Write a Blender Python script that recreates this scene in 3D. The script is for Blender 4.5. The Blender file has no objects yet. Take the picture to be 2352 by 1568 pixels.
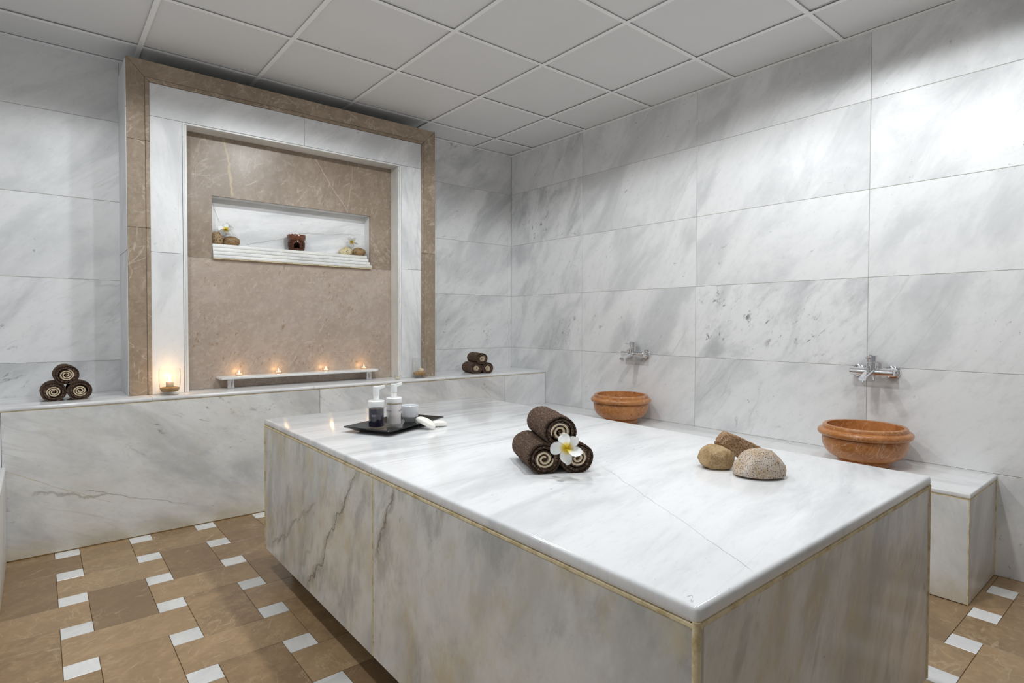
import bpy, bmesh, math, random
from mathutils import Vector, Matrix, noise as mnoise

S = bpy.context.scene
COL = S.collection
PI = math.pi

# ------------------------------------------------------------------ camera
def camera():
    yaw, pitch, roll = 0.6904, -0.0209, 0.0024
    f = Vector((math.sin(yaw)*math.cos(pitch), math.cos(yaw)*math.cos(pitch), math.sin(pitch)))
    r = Vector((math.cos(yaw), -math.sin(yaw), 0))
    u = r.cross(f)
    c, s = math.cos(roll), math.sin(roll)
    r2, u2 = c*r + s*u, -s*r + c*u
    cam = bpy.data.cameras.new('camera')
    o = bpy.data.objects.new('camera', cam)
    COL.objects.link(o)
    m = Matrix((r2, u2, -f)).transposed().to_4x4()
    m.translation = Vector((-3.2528, -3.951, 1.1118))
    o.matrix_world = m
    cam.sensor_width = 36.0
    cam.lens = 1317.5/2352*36.0
    cam.shift_y = -15.8/2352
    cam.clip_start = 0.05
    S.camera = o
camera()

# ------------------------------------------------------------------ light
S.view_settings.view_transform = 'Standard'
S.view_settings.look = 'None'
S.view_settings.gamma = 1.0
S.view_settings.use_curve_mapping = False
S.view_settings.exposure = 0.0
W = bpy.data.worlds.new('world'); S.world = W
W.use_nodes = True
W.node_tree.nodes['Background'].inputs[0].default_value = (0, 0, 0, 1)
S.cycles.max_bounces = 10
S.cycles.diffuse_bounces = 6
S.cycles.transmission_bounces = 8
S.cycles.transparent_max_bounces = 16
S.cycles.caustics_refractive = False
S.cycles.caustics_reflective = False
S.cycles.sample_clamp_indirect = 4.0

ZC = 2.579                     # ceiling height
LAMP_W = 12.0
def downlight(x, y, power=LAMP_W, size=165, radius=0.05, col=(0.935, 0.975, 1.0)):
    l = bpy.data.lights.new('downlight', 'SPOT')
    l.energy = power*4
    l.spot_size = math.radians(size)
    l.spot_blend = 0.16
    l.shadow_soft_size = radius
    l.color = col
    o = bpy.data.objects.new('downlight', l)
    COL.objects.link(o)
    o.location = (x, y, ZC - 0.012)
for (x, y, k) in ((-1.90, -1.74, 1.0), (-3.10, -1.74, 0.80), (-1.90, -2.95, 1.10), (-3.10, -2.95, 0.60),
                  (-1.00, -2.70, 0.46), (-0.95, -3.44, 0.58)):
    downlight(x, y, LAMP_W*k)

# ------------------------------------------------------------------ node helpers
class NT:
    def __init__(self, name):
        self.m = bpy.data.materials.new(name)
        self.m.use_nodes = True
        self.t = self.m.node_tree
        self.t.nodes.clear()
        self.out = self.t.nodes.new('ShaderNodeOutputMaterial')
    def n(self, typ, **kw):
        nd = self.t.nodes.new(typ)
        for k, v in kw.items():
            setattr(nd, k, v)
        return nd
    def set(self, sock, v):
        if hasattr(v, 'is_output') or isinstance(v, bpy.types.NodeSocket):
            self.t.links.new(v, sock)
        elif v is not None:
            if hasattr(sock.default_value, '__len__') and not hasattr(v, '__len__'):
                sock.default_value = (v,)*len(sock.default_value)
            elif hasattr(sock.default_value, '__len__') and len(sock.default_value) == 4 and len(v) == 3:
                sock.default_value = (*v, 1)
            else:
                sock.default_value = v
    def math(self, op, a, b=None, c=None, clamp=False):
        nd = self.n('ShaderNodeMath', operation=op, use_clamp=clamp)
        self.set(nd.inputs[0], a)
        if b is not None: self.set(nd.inputs[1], b)
        if c is not None: self.set(nd.inputs[2], c)
        return nd.outputs[0]
    def vmath(self, op, a, b=None, scale=None):
        nd = self.n('ShaderNodeVectorMath', operation=op)
        self.set(nd.inputs[0], a)
        if b is not None: self.set(nd.inputs[1], b)
        if scale is not None: self.set(nd.inputs['Scale'], scale)
        return nd.outputs['Value'] if op in ('LENGTH', 'DISTANCE', 'DOT_PRODUCT') else nd.outputs[0]
    def noise(self, vec, scale, detail=4, rough=0.55, dist=0.0, color=False):
        nd = self.n('ShaderNodeTexNoise')
        self.set(nd.inputs['Vector'], vec)
        nd.inputs['Scale'].default_value = scale
        nd.inputs['Detail'].default_value = detail
        nd.inputs['Roughness'].default_value = rough
        nd.inputs['Distortion'].default_value = dist
        return nd.outputs['Color' if color else 'Fac']
    def voro(self, vec, scale, feature='F1', rnd=1.0):
        nd = self.n('ShaderNodeTexVoronoi', feature=feature)
        self.set(nd.inputs['Vector'], vec)
        nd.inputs['Scale'].default_value = scale
        nd.inputs['Randomness'].default_value = rnd
        return nd.outputs['Distance']
    def smooth(self, v, lo, hi, a=0.0, b=1.0):
        nd = self.n('ShaderNodeMapRange', interpolation_type='SMOOTHSTEP')
        self.set(nd.inputs[0], v)
        for i, x in zip((1, 2, 3, 4), (lo, hi, a, b)):
            self.set(nd.inputs[i], x)
        return nd.outputs[0]
    def mix(self, fac, a, b):
        nd = self.n('ShaderNodeMix', data_type='RGBA')
        self.set(nd.inputs[0], fac)
        self.set(nd.inputs[6], a)
        self.set(nd.inputs[7], b)
        return nd.outputs[2]
    def attr(self, name):
        nd = self.n('ShaderNodeAttribute', attribute_type='OBJECT', attribute_name=name)
        return nd.outputs['Fac']
    def obj(self):
        return self.n('ShaderNodeTexCoord').outputs['Object']
    def rotz(self, v, ang):
        nd = self.n('ShaderNodeVectorRotate', rotation_type='Z_AXIS')
        self.set(nd.inputs['Vector'], v)
        self.set(nd.inputs['Angle'], ang)
        return nd.outputs[0]
    def comb(self, x, y, z):
        nd = self.n('ShaderNodeCombineXYZ')
        for i, v in enumerate((x, y, z)): self.set(nd.inputs[i], v)
        return nd.outputs[0]
    def sep(self, v):
        nd = self.n('ShaderNodeSeparateXYZ')
        self.set(nd.inputs[0], v)
        return nd.outputs
    def bsdf(self, **kw):
        nd = self.n('ShaderNodeBsdfPrincipled')
        for k, v in kw.items():
            self.set(nd.inputs[k.replace('_', ' ')], v)
        self.t.links.new(nd.outputs[0], self.out.inputs[0])
        return nd
    def bump(self, h, strength=0.3, dist=0.002):
        nd = self.n('ShaderNodeBump')
        nd.inputs['Strength'].default_value = strength
        nd.inputs['Distance'].default_value = dist
        self.set(nd.inputs['Height'], h)
        return nd.outputs[0]

def plain(name, col, rough=0.5, metal=0.0, **kw):
    t = NT(name)
    t.bsdf(Base_Color=col, Roughness=rough, Metallic=metal, **kw)
    return t.m

def stone_coords(t, stretch=3.0):
    p = t.obj()
    sd = t.attr('seed')
    off = t.comb(t.math('MULTIPLY', sd, 13.71), t.math('MULTIPLY', sd, 7.33), t.math('MULTIPLY', sd, 3.17))
    q = t.rotz(p, t.math('MULTIPLY', t.attr('vein_angle'), -1.0))
    q = t.vmath('ADD', q, off)
    a = t.vmath('MULTIPLY', q, (1.0, stretch, 1.0))
    return p, q, a

def crack_layer(t, p, col, cracks):
    """Natural hairline veins that run across one panel: (x0,y0,x1,y1,half_width,wobble,colour,strength), panel metres."""
    for (x0, y0, x1, y1, hw, wob, cc, st) in cracks:
        L = math.hypot(x1-x0, y1-y0)
        q = t.vmath('SUBTRACT', p, (x0, y0, 0))
        q = t.rotz(q, -math.atan2(y1-y0, x1-x0))
        x, y, z = t.sep(q)
        w = t.noise(q, 7.0, 5, 0.6)
        d = t.math('ABSOLUTE', t.math('ADD', y, t.math('MULTIPLY', t.math('SUBTRACT', w, 0.5), wob)))
        wv = t.math('MULTIPLY', t.noise(q, 11.0, 3), 2.0*hw)
        m = t.math('SUBTRACT', 1.0, t.smooth(d, 0.0, wv))
        ends = t.math('MULTIPLY', t.smooth(x, 0.0, L*0.06), t.math('SUBTRACT', 1.0, t.smooth(x, L*0.94, L)))
        col = t.mix(t.math('MULTIPLY', t.math('MULTIPLY', m, ends), st), col, cc)
    return col

def white_marble(name, base=(0.80, 0.80, 0.80), rough=0.33, stretch=2.3, cracks=(), grey=0.55):
    t = NT(name)
    p, q, a = stone_coords(t, stretch)
    mot, stain = t.attr('mottle'), t.attr('stain')
    c1 = t.noise(a, 1.7, 7, 0.60, 0.55)
    c2 = t.noise(t.vmath('ADD', a, (4.1, 9.2, 1.3)), 4.5, 6, 0.65, 0.4)
    big = t.smooth(c1, 0.42, 0.68)
    mid = t.smooth(c2, 0.50, 0.80)
    col = t.mix(t.math('MULTIPLY', big, t.math('MULTIPLY_ADD', mot, 0.50, 0.38)), base, (0.42, 0.43, 0.44))
    col = t.mix(t.math('MULTIPLY', mid, t.math('MULTIPLY_ADD', mot, 0.5, 0.14)), col, (0.40, 0.41, 0.42))
    # thin veins along the bedding
    r = t.noise(t.vmath('ADD', t.vmath('MULTIPLY', a, (0.55, 1.5, 1.0)), (2.3, 5.5, 7.7)), 1.0, 4, 0.5, 0.35)
    vein = t.math('SUBTRACT', 1.0, t.smooth(t.math('ABSOLUTE', t.math('SUBTRACT', r, 0.5)), 0.0, 0.011))
    vm = t.smooth(t.noise(q, 1.3, 2), 0.48, 0.66)
    col = t.mix(t.math('MULTIPLY', t.math('MULTIPLY', vein, vm), t.math('MULTIPLY', t.math('MULTIPLY_ADD', mot, 0.5, 0.10), t.math('MULTIPLY_ADD', stain, -1.9, 1.0, clamp=True))), col, (0.30, 0.30, 0.29))
    # clustered dark flecks
    fl = t.noise(t.vmath('ADD', t.vmath('MULTIPLY', a, (1, 0.75, 1)), (8.3, 1.1, 2.2)), 11.0, 6, 0.68, 0.7)
    fm = t.smooth(t.noise(t.vmath('ADD', q, (1.9, 3.3, 8.1)), 2.2, 3), t.math('MULTIPLY_ADD', mot, -0.17, 0.64), t.math('MULTIPLY_ADD', mot, -0.17, 0.76))
    fk = t.math('MULTIPLY', t.smooth(fl, 0.58, 0.68), fm)
    col = t.mix(t.math('MULTIPLY', fk, t.math('MULTIPLY_ADD', mot, 0.6, 0.34), clamp=True), col, (0.10, 0.10, 0.095))
    # mineral staining
    ys = t.smooth(t.noise(t.vmath('ADD', t.vmath('MULTIPLY', a, (1, 0.6, 1)), (5, 5, 5)), 2.6, 5, 0.6, 0.4), 0.42, 0.72)
    col = t.mix(t.math('MULTIPLY', ys, stain), col, (0.58, 0.49, 0.28))
    bl = t.noise(t.vmath('ADD', t.vmath('MULTIPLY', a, (0.8, 0.75, 1)), (3.8, 6.6, 1.9)), 5.2, 6, 0.66, 0.25)
    col = t.mix(t.math('MULTIPLY', t.smooth(bl, 0.47, 0.68), t.math('MULTIPLY', stain, 1.25, clamp=True)), col, (0.36, 0.36, 0.35))
    y2 = t.noise(t.vmath('ADD', t.vmath('MULTIPLY', a, (0.9, 0.7, 1)), (9.1, 2.6, 4.4)), 6.0, 5, 0.62)
    col = t.mix(t.math('MULTIPLY', t.smooth(y2, 0.50, 0.70), t.math('MULTIPLY', stain, 1.0)), col, (0.60, 0.50, 0.27))
    # crystalline grain and pin flecks
    gr = t.noise(t.vmath('ADD', t.vmath('MULTIPLY', a, (1.0, 0.8, 1.0)), (6.1, 0.7, 3.9)), 21.0, 8, 0.74, 0.3)
    col = t.mix(t.math('MULTIPLY', t.smooth(gr, 0.50, 0.74), t.math('MULTIPLY_ADD', mot, 0.25, 0.17)), col, (0.40, 0.40, 0.40))
    col = t.mix(t.math('MULTIPLY', t.smooth(gr, 0.46, 0.28), 0.20), col, (0.93, 0.93, 0.93))
    pf = t.noise(t.vmath('ADD', t.vmath('MULTIPLY', a, (1.0, 0.6, 1.0)), (2.7, 8.4, 5.2)), 30.0, 4, 0.6, 0.6)
    pm = t.smooth(t.noise(t.vmath('ADD', q, (4.4, 2.2, 9.3)), 3.4, 2), 0.50, 0.62)
    col = t.mix(t.math('MULTIPLY', t.math('MULTIPLY', t.smooth(pf, 0.655, 0.72), pm), 0.55), col, (0.22, 0.22, 0.21))
    # damp stain that has crept up from the foot of the sheet
    foot = t.attr('foot')
    hgt = t.sep(p)[1]
    fn = t.math('ADD', hgt, t.math('MULTIPLY', t.math('SUBTRACT', t.noise(p, 7.0, 5, 0.65), 0.5), 0.22))
    col = t.mix(t.math('MULTIPLY', t.smooth(fn, 0.13, -0.03), foot), col, (0.50, 0.41, 0.24))
    col = crack_layer(t, p, col, cracks)
    rr = t.math('MULTIPLY_ADD', t.noise(q, 3.0, 3), 0.10, rough-0.05)
    t.bsdf(Base_Color=col, Roughness=rr, IOR=1.45)
    return t.m

def brown_marble(name, base, dark, light, veincol, rough=0.30, stretch=1.6, specks=0.0, veins=0.55, cracks=(), var=0.25):
    t = NT(name)
    p, q, a = stone_coords(t, stretch)
    sd = t.attr('seed')
    c1 = t.noise(a, 2.6, 7, 0.62, 0.5)
    col = t.mix(t.smooth(c1, 0.34, 0.66), dark, base)
    c2 = t.noise(t.vmath('ADD', a, (3.3, 8.8, 1.0)), 5.5, 6, 0.6, 0.4)
    col = t.mix(t.math('MULTIPLY', t.smooth(c2, 0.52, 0.78), 0.6), col, light)
    c3 = t.noise(t.vmath('ADD', t.vmath('MULTIPLY', q, (1, 1.35, 1)), (1.3, 2.8, 6.0)), 13.0, 8, 0.68, 0.3)
    col = t.mix(t.math('MULTIPLY', t.smooth(c3, 0.42, 0.62), 0.70), col, dark)
    c4 = t.noise(t.vmath('ADD', q, (7.3, 4.8, 2.0)), 34.0, 6, 0.7)
    col = t.mix(t.math('MULTIPLY', t.smooth(c4, 0.48, 0.68), 0.55), col, light)
    tone = t.math('FRACT', t.math('MULTIPLY', sd, 5.37))
    col = t.mix(t.math('MULTIPLY', t.math('SUBTRACT', tone, 0.35), var), col, light)
    col = t.mix(t.math('MULTIPLY', t.math('SUBTRACT', 0.5, tone, clamp=True), var*2.0), col, dark)
    # spidery pale veins
    for k, (sc, th) in enumerate(((2.0, 0.007), (4.2, 0.009), (7.5, 0.012))):
        qq = t.rotz(q, 0.6-0.9*k)
        r = t.noise(t.vmath('ADD', t.vmath('MULTIPLY', qq, (0.45, 1.4, 1.0)), (k*3.7+1, k*5.1, 2)), sc, 4, 0.55, 0.25)
        v = t.math('SUBTRACT', 1.0, t.smooth(t.math('ABSOLUTE', t.math('SUBTRACT', r, 0.5)), 0.0, th))
        m = t.smooth(t.noise(t.vmath('ADD', q, (9, k*2.0, 4)), 2.3, 2), 0.48, 0.64)
        col = t.mix(t.math('MULTIPLY', t.math('MULTIPLY', v, m), veins), col, veincol)
    # a mesh of very fine pale scratches
    for k, ang in enumerate((0.5, -0.35)):
        h = t.noise(t.vmath('MULTIPLY', t.rotz(t.vmath('ADD', q, (k*2.1+5, 3.3, 1.0)), ang), (0.16, 1.0, 1.0)), 55.0, 3, 0.6, 0.5)
        hm = t.smooth(t.noise(t.vmath('ADD', q, (k*6.2, 1.1, 3.0)), 5.0, 3), 0.45, 0.62)
        col = t.mix(t.math('MULTIPLY', t.math('MULTIPLY', t.smooth(h, 0.61, 0.70), hm), 0.42), col, veincol)
    if specks:
        ss = t.noise(t.vmath('MULTIPLY', t.rotz(q, -0.5), (1.0, 2.6, 1.0)), 26.0, 4, 0.6, 0.8)
        sm = t.smooth(t.noise(q, 4.0, 3), 0.40, 0.55)
        col = t.mix(t.math('MULTIPLY', t.math('MULTIPLY', t.smooth(ss, 0.60, 0.66), sm), specks), col, (0.22, 0.12, 0.035))
    col = crack_layer(t, p, col, cracks)
    fine = t.noise(q, 180.0, 3)
    col = t.mix(t.math('MULTIPLY', t.smooth(fine, 0.4, 0.7), 0.10), col, light)
    rr = t.math('MULTIPLY_ADD', t.noise(q, 4.0, 3), 0.14, rough-0.05)
    t.bsdf(Base_Color=col, Roughness=rr, IOR=1.45)
    return t.m

# ------------------------------------------------------------------ materials
CK = (0.24, 0.22, 0.18)
M = {}
M['wall'] = white_marble('white_marble_wall')
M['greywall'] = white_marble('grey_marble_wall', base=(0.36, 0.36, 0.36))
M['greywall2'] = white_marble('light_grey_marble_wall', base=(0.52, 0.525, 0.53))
M['top'] = white_marble('white_marble_top', base=(0.84, 0.84, 0.845), rough=0.14, stretch=5.0)
M['trimw'] = white_marble('white_marble_trim', base=(0.80, 0.80, 0.78))
M['floorwhite'] = white_marble('white_marble_inset', base=(0.86, 0.86, 0.85), rough=0.2)
M['brown'] = brown_marble('light_brown_marble', (0.365, 0.282, 0.203), (0.245, 0.183, 0.127), (0.46, 0.37, 0.285), (0.66, 0.57, 0.47), veins=0.5)
M['brownspeck'] = brown_marble('rust_flecked_marble', (0.475, 0.388, 0.325), (0.385, 0.306, 0.247), (0.55, 0.47, 0.405), (0.66, 0.57, 0.48), specks=0.6, veins=0.15)
M['floorbrown'] = brown_marble('brown_floor_marble', (0.395, 0.255, 0.132), (0.245, 0.157, 0.085), (0.50, 0.345, 0.195), (0.66, 0.52, 0.34), stretch=2.6, veins=0.32, var=0.8, rough=0.30)
M['grout'] = plain('grey_grout', (0.34, 0.33, 0.30), 0.8)
M['goldgrout'] = None
M['walljoint'] = plain('pale_wall_grout', (0.44, 0.42, 0.36), 0.8)
t = NT('stained_cream_grout')
g = t.noise(t.obj(), 22.0, 5, 0.7)
t.bsdf(Base_Color=t.mix(t.smooth(g, 0.32, 0.56), (0.50, 0.375, 0.16), (0.78, 0.67, 0.44)), Roughness=0.7, Normal=t.bump(t.noise(t.obj(), 120.0, 4), 0.6, 0.003))
M['goldgrout'] = t.m
M['brass'] = plain('amber_floor_grout', (0.20, 0.12, 0.04), 0.8)
t = NT('ceiling_board')
g = t.noise(t.obj(), 3.0, 4)
t.bsdf(Base_Color=t.mix(g, (0.72, 0.72, 0.72), (0.78, 0.78, 0.78)), Roughness=0.6, Normal=t.bump(t.noise(t.obj(), 220.0, 3), 0.15, 0.001))
M['ceil'] = t.m
M['tbar'] = plain('white_metal_grid', (0.90, 0.90, 0.90), 0.45)
M['void'] = plain('dark_ceiling_void', (0.05, 0.05, 0.05), 0.9)
M['plaster'] = plain('plinth_core', (0.10, 0.08, 0.06), 0.9)
M['chrome'] = plain('chrome', (0.80, 0.80, 0.82), 0.07, 1.0)

# ------------------------------------------------------------------ mesh helpers
def link(name, me, mat=None, parent=None, smooth=False):
    if mat is not None and len(me.materials) == 0:
        me.materials.append(mat)
    if smooth:
        for pl in me.polygons: pl.use_smooth = True
    o = bpy.data.objects.new(name, me)
    COL.objects.link(o)
    if parent is not None: o.parent = parent
    return o
def from_bm(name, bm, mat=None, parent=None, smooth=False):
    me = bpy.data.meshes.new(name)
    bm.normal_update()
    bm.to_mesh(me); bm.free()
    return link(name, me, mat, parent, smooth)
def tag(o, label=None, cat=None, group=None, kind=None):
    if label: o['label'] = label
    if cat: o['category'] = cat
    if group: o['group'] = group
    if kind: o['kind'] = kind
    return o
def empty(name, loc=(0, 0, 0), rz=0.0):
    o = bpy.data.objects.new(name, None)
    o.empty_display_size = 0.05
    COL.objects.link(o)
    o.location = loc; o.rotation_euler = (0, 0, rz)
    return o
RND = random.Random(7)
def stone(o, angle=0.0, mottle=0.0, stain=0.0, seed=None, foot=0.0):
    o['seed'] = float(RND.uniform(0, 40)) if seed is None else float(seed)
    o['vein_angle'] = float(math.radians(angle)); o['mottle'] = float(mottle); o['stain'] = float(stain); o['foot'] = float(foot)
    return o
def box_bm(x0, x1, y0, y1, z0, z1, bev=0.0, seg=1, bm=None):
    bm = bm or bmesh.new()
    r = bmesh.ops.create_cube(bm, size=1.0)
    for v in r['verts']:
        v.co = Vector(((x0+x1)/2+v.co.x*(x1-x0), (y0+y1)/2+v.co.y*(y1-y0), (z0+z1)/2+v.co.z*(z1-z0)))
    if bev > 0:
        es = list({e for v in r['verts'] for e in v.link_edges})
        bmesh.ops.bevel(bm, geom=es, offset=bev, segments=seg, affect='EDGES', profile=0.5)
    return bm
def prism_bm(poly, z0, z1, bev=0.0, seg=1):
    """poly: list of (x,y) counter-clockwise; extruded z0..z1"""
    bm = bmesh.new()
    lo = [bm.verts.new((x, y, z0)) for x, y in poly]
    hi = [bm.verts.new((x, y, z1)) for x, y in poly]
    n = len(poly)
    bm.faces.new(list(reversed(lo))); bm.faces.new(hi)
    for i in range(n):
        bm.faces.new((lo[i], lo[(i+1) % n], hi[(i+1) % n], hi[i]))
    if bev > 0:
        bmesh.ops.bevel(bm, geom=list(bm.edges), offset=bev, segments=seg, affect='EDGES', profile=0.5)
    return bm
def frame_mat(org, u, v):
    u = Vector(u).normalized(); v = Vector(v).normalized(); n = u.cross(v)
    m = Matrix((u, v, n)).transposed().to_4x4()
    m.translation = Vector(org)
    return m
def panel(name, parent, org, u, v, w, h, mat, t=0.012, bev=0.0012, base=(0, 0, 0), **st):
    """A stone sheet: front face through org, spanned by u (w) and v (h), t thick behind it."""
    o = from_bm(name, box_bm(0, w, 0, h, -t, 0, bev), mat, parent)
    m = frame_mat(org, u, v)
    m.translation -= Vector(base)
    o.matrix_local = m
    return stone(o, **st)
def lathe_bm(prof, n=48, close=False, bm=None):
    bm = bm or bmesh.new()
    rings = []
    for r, z in prof:
        if r < 1e-6:
            rings.append([bm.verts.new((0, 0, z))])
        else:
            rings.append([bm.verts.new((r*math.cos(2*PI*i/n), r*math.sin(2*PI*i/n), z)) for i in range(n)])
    for a, b in zip(rings, rings[1:]):
        if len(a) == 1 and len(b) == 1: continue
        for i in range(n):
            j = (i+1) % n
            if len(a) == 1: bm.faces.new((a[0], b[j], b[i]))
            elif len(b) == 1: bm.faces.new((a[i], a[j], b[0]))
            else: bm.faces.new((a[i], a[j], b[j], b[i]))
    return bm
def tube_bm(p0, p1, r0, r1=None, n=24, bm=None, bev=0.0):
    bm = bm or bmesh.new()
    r1 = r0 if r1 is None else r1
    p0, p1 = Vector(p0), Vector(p1)
    d = (p1-p0); L = d.length
    q = d.to_track_quat('Z', 'Y').to_matrix()
    def P(r, z, i): 
        a = 2*PI*i/n
        return p0 + q @ Vector((r*math.cos(a), r*math.sin(a), z))
    b = min(bev, r0*0.5, r1*0.5, L*0.4)
    prof = [(r0-b, 0), (r0, b), (r1, L-b), (r1-b, L)] if b > 0 else [(r0, 0), (r1, L)]
    rings = [[bm.verts.new(P(r, z, i)) for i in range(n)] for r, z in prof]
    for A, B in zip(rings, rings[1:]):
        for i in range(n):
            j = (i+1) % n
            bm.faces.new((A[i], A[j], B[j], B[i]))
    bm.faces.new(list(reversed(rings[0]))); bm.faces.new(rings[-1])
    return bm
def sharp(o, deg=35):
    me = o.data
    for pl in me.polygons: pl.use_smooth = True
    try: me.set_sharp_from_angle(angle=math.radians(deg))
    except Exception: pass
    return o

# ------------------------------------------------------------------ room shell
XL, YF = -3.82, -4.95          # left wall, front wall
ROWS = [0.0, 0.449, 0.893, 1.345, 1.790, 2.240, ZC+0.02]
J = 0.0011                     # half joint
def wall(name, org, u, cols, skip=lambda i, k: False, angle=52, props={}, mat='wall'):
    w = cols[-1]
    nrm = Vector(u).cross(Vector((0, 0, 1)))
    bw = from_bm(name, box_bm(-0.1, w+0.1, -0.1, ZC+0.25, -0.12, -0.0018), M['walljoint'])
    bw.matrix_world = frame_mat(org, u, (0, 0, 1))
    tag(bw, kind='structure')
    for i in range(len(cols)-1):
        for k in range(6):
            if skip(i, k): continue
            pr = dict(angle=angle+RND.uniform(-9, 9), mottle=RND.choice((0.0, 0.06, 0.12, 0.2)))
            pr.update(props.get((i, k), {}))
            x0, x1, z0, z1 = cols[i]+J, cols[i+1]-J, ROWS[k]+J, ROWS[k+1]-J
            o = from_bm('tile', box_bm(0, x1-x0, 0, z1-z0, -0.012, 0, 0.0012), M[mat], bw)
            o.matrix_local = Matrix.Translation((x0, z0, 0))
            stone(o, **pr)
    return bw
# right wall, faces -x, u runs towards the camera (-y)
RW = {(0, 4): dict(mottle=0.75, seed=3.1, angle=62), (0, 3): dict(mottle=0.45, angle=58), (0, 2): dict(mottle=0.45, angle=60), (2, 2): dict(mottle=0.85, seed=8.4, angle=50),
      (0, 5): dict(mottle=0.35), (1, 2): dict(mottle=0.25), (1, 4): dict(mottle=0.15), (0, 1): dict(mottle=0.3, angle=60), (2, 1): dict(mottle=0.2), (3, 1): dict(mottle=0.15)}
wall('wall_right', (0, 0, 0), (0, -1, 0), [0, 0.864, 1.861, 2.853, 3.85, 4.95], props=RW)
BW = {(0, 4): dict(mottle=0.1, angle=42), (0, 3): dict(mottle=0.06, angle=42), (0, 2): dict(mottle=0.3, angle=38), (0, 1): dict(mottle=0.55, angle=40),
      (2, 2): dict(mottle=0.4), (2, 1): dict(mottle=0.5), (2, 4): dict(mottle=0.4), (2, 5): dict(mottle=0.45), (2, 3): dict(mottle=0.25)}
wall('wall_back', (XL, 0, 0), (1, 0, 0), [0, 0.935, 2.82, 3.82], skip=lambda i, k: i == 1 and k < 5, angle=45, props=BW)
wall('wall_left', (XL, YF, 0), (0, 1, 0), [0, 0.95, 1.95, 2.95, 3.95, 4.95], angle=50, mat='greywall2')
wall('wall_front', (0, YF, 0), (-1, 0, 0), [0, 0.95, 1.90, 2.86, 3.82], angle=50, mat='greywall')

# ------------------------------------------------------------------ floor: basket weave of brown slabs round white insets
fl = from_bm('floor', box_bm(XL-0.1, 0.1, YF-0.1, 0.1, -0.15, -0.0035), M['brass'])
tag(fl, kind='structure')
PX, PY, WX, WY = 0.2972, 0.2935, 0.0955, 0.0905
X0, Y0 = -3.205, -0.4515
G = 0.0009
def tile_mesh(name, w, h, mat):
    bm = box_bm(G, w-G, -h+G, -G, -0.012, 0, 0.0008)
    me = bpy.data.meshes.new(name); bm.to_mesh(me); bm.free(); me.materials.append(mat)
    return me
meW = tile_mesh('inset', WX, WY, M['floorwhite'])
meH = tile_mesh('slab_h', PX+WX, PY-WY, M['floorbrown'])
meV = tile_mesh('slab_v', PX-WX, PY+WY, M['floorbrown'])
for i in range(-1, 11):
    for j in range(-1, 13):
        x, y = X0+PX*i, Y0-PY*j
        hidden = (-2.25 < x+PX/2 < -1.6 and -3.2 < y-PY/2 < -1.6) or x < -3.7
        if hidden: continue
        o = link('tile', meW, None, fl); o.location = (x, y, 0)
        stone(o, angle=RND.uniform(0, 90), mottle=RND.choice((0, 0, 0.08)), stain=RND.choice((0.0, 0.0, 0.08, 0.15)))
        if (i+j) % 2 == 1:
            o = link('tile', meH, None, fl); o.location = (x, y-WY, 0)
        else:
            o = link('tile', meV, None, fl); o.location = (x+WX, y, 0)
        stone(o, angle=RND.uniform(10, 40))

# ------------------------------------------------------------------ ceiling: lay-in boards on a T-bar grid
ce = from_bm('ceiling', box_bm(XL-0.1, 0.1, YF-0.1, 0.1, ZC+0.12, ZC+0.2), M['void'])
tag(ce, kind='structure')
bx = [-0.416-0.6*k for k in range(6)]              # bars that run along y
by = [-0.2987-0.6056*k for k in range(8)]          # bars that run along x
ex, ey = [0.0]+bx+[XL], [0.0]+by+[YF]
ex = [v for v in ex if v > XL-0.001]; ey = [v for v in ey if v > YF-0.001]
if ex[-1] != XL: ex.append(XL)
if ey[-1] != YF: ey.append(YF)
for i in range(len(ex)-1):
    for j in range(len(ey)-1):
        x1, x0, y1, y0 = ex[i]-0.003, ex[i+1]+0.003, ey[j]-0.003, ey[j+1]+0.003
        if x1-x0 < 0.02 or y1-y0 < 0.02: continue
        o = from_bm('ceiling_board', box_bm(x0, x1, y0, y1, ZC+0.0065, ZC+0.018, 0.0015), M['ceil'], ce)
        dz = RND.choice((0, 0, 0.001, 0.002))
        o.location = (0, 0, dz)
for x in bx:
    if x > XL+0.02:
        from_bm('grid_bar', box_bm(x-0.012, x+0.012, YF, 0.0, ZC-0.0008, ZC+0.0008, 0.0004), M['tbar'], ce)
for k, y in enumerate(by):
    xs = [0.0]+[b for b in bx if b > XL+0.02]+[XL]
    for a, b in zip(xs, xs[1:]):
        from_bm('cross_bar', box_bm(b+(0.012 if b > XL else 0), a-(0.012 if a < 0 else 0), y-0.012, y+0.012, ZC-0.0006, ZC+0.001, 0.0004), M['tbar'], ce)
# L-angles along the walls
for (n, a) in (('trim_1', (XL, 0, -0.022, 0.0)), ('trim_2', (-0.022, 0, YF, -0.022)), ('trim_3', (XL, XL+0.022, YF, -0.022)), ('trim_4', (XL, 0, YF, YF+0.022))):
    o = from_bm(n, box_bm(a[0], a[1], a[2], a[3], ZC-0.002, ZC+0.003, 0.0005), M['tbar']); tag(o, kind='structure')

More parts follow.
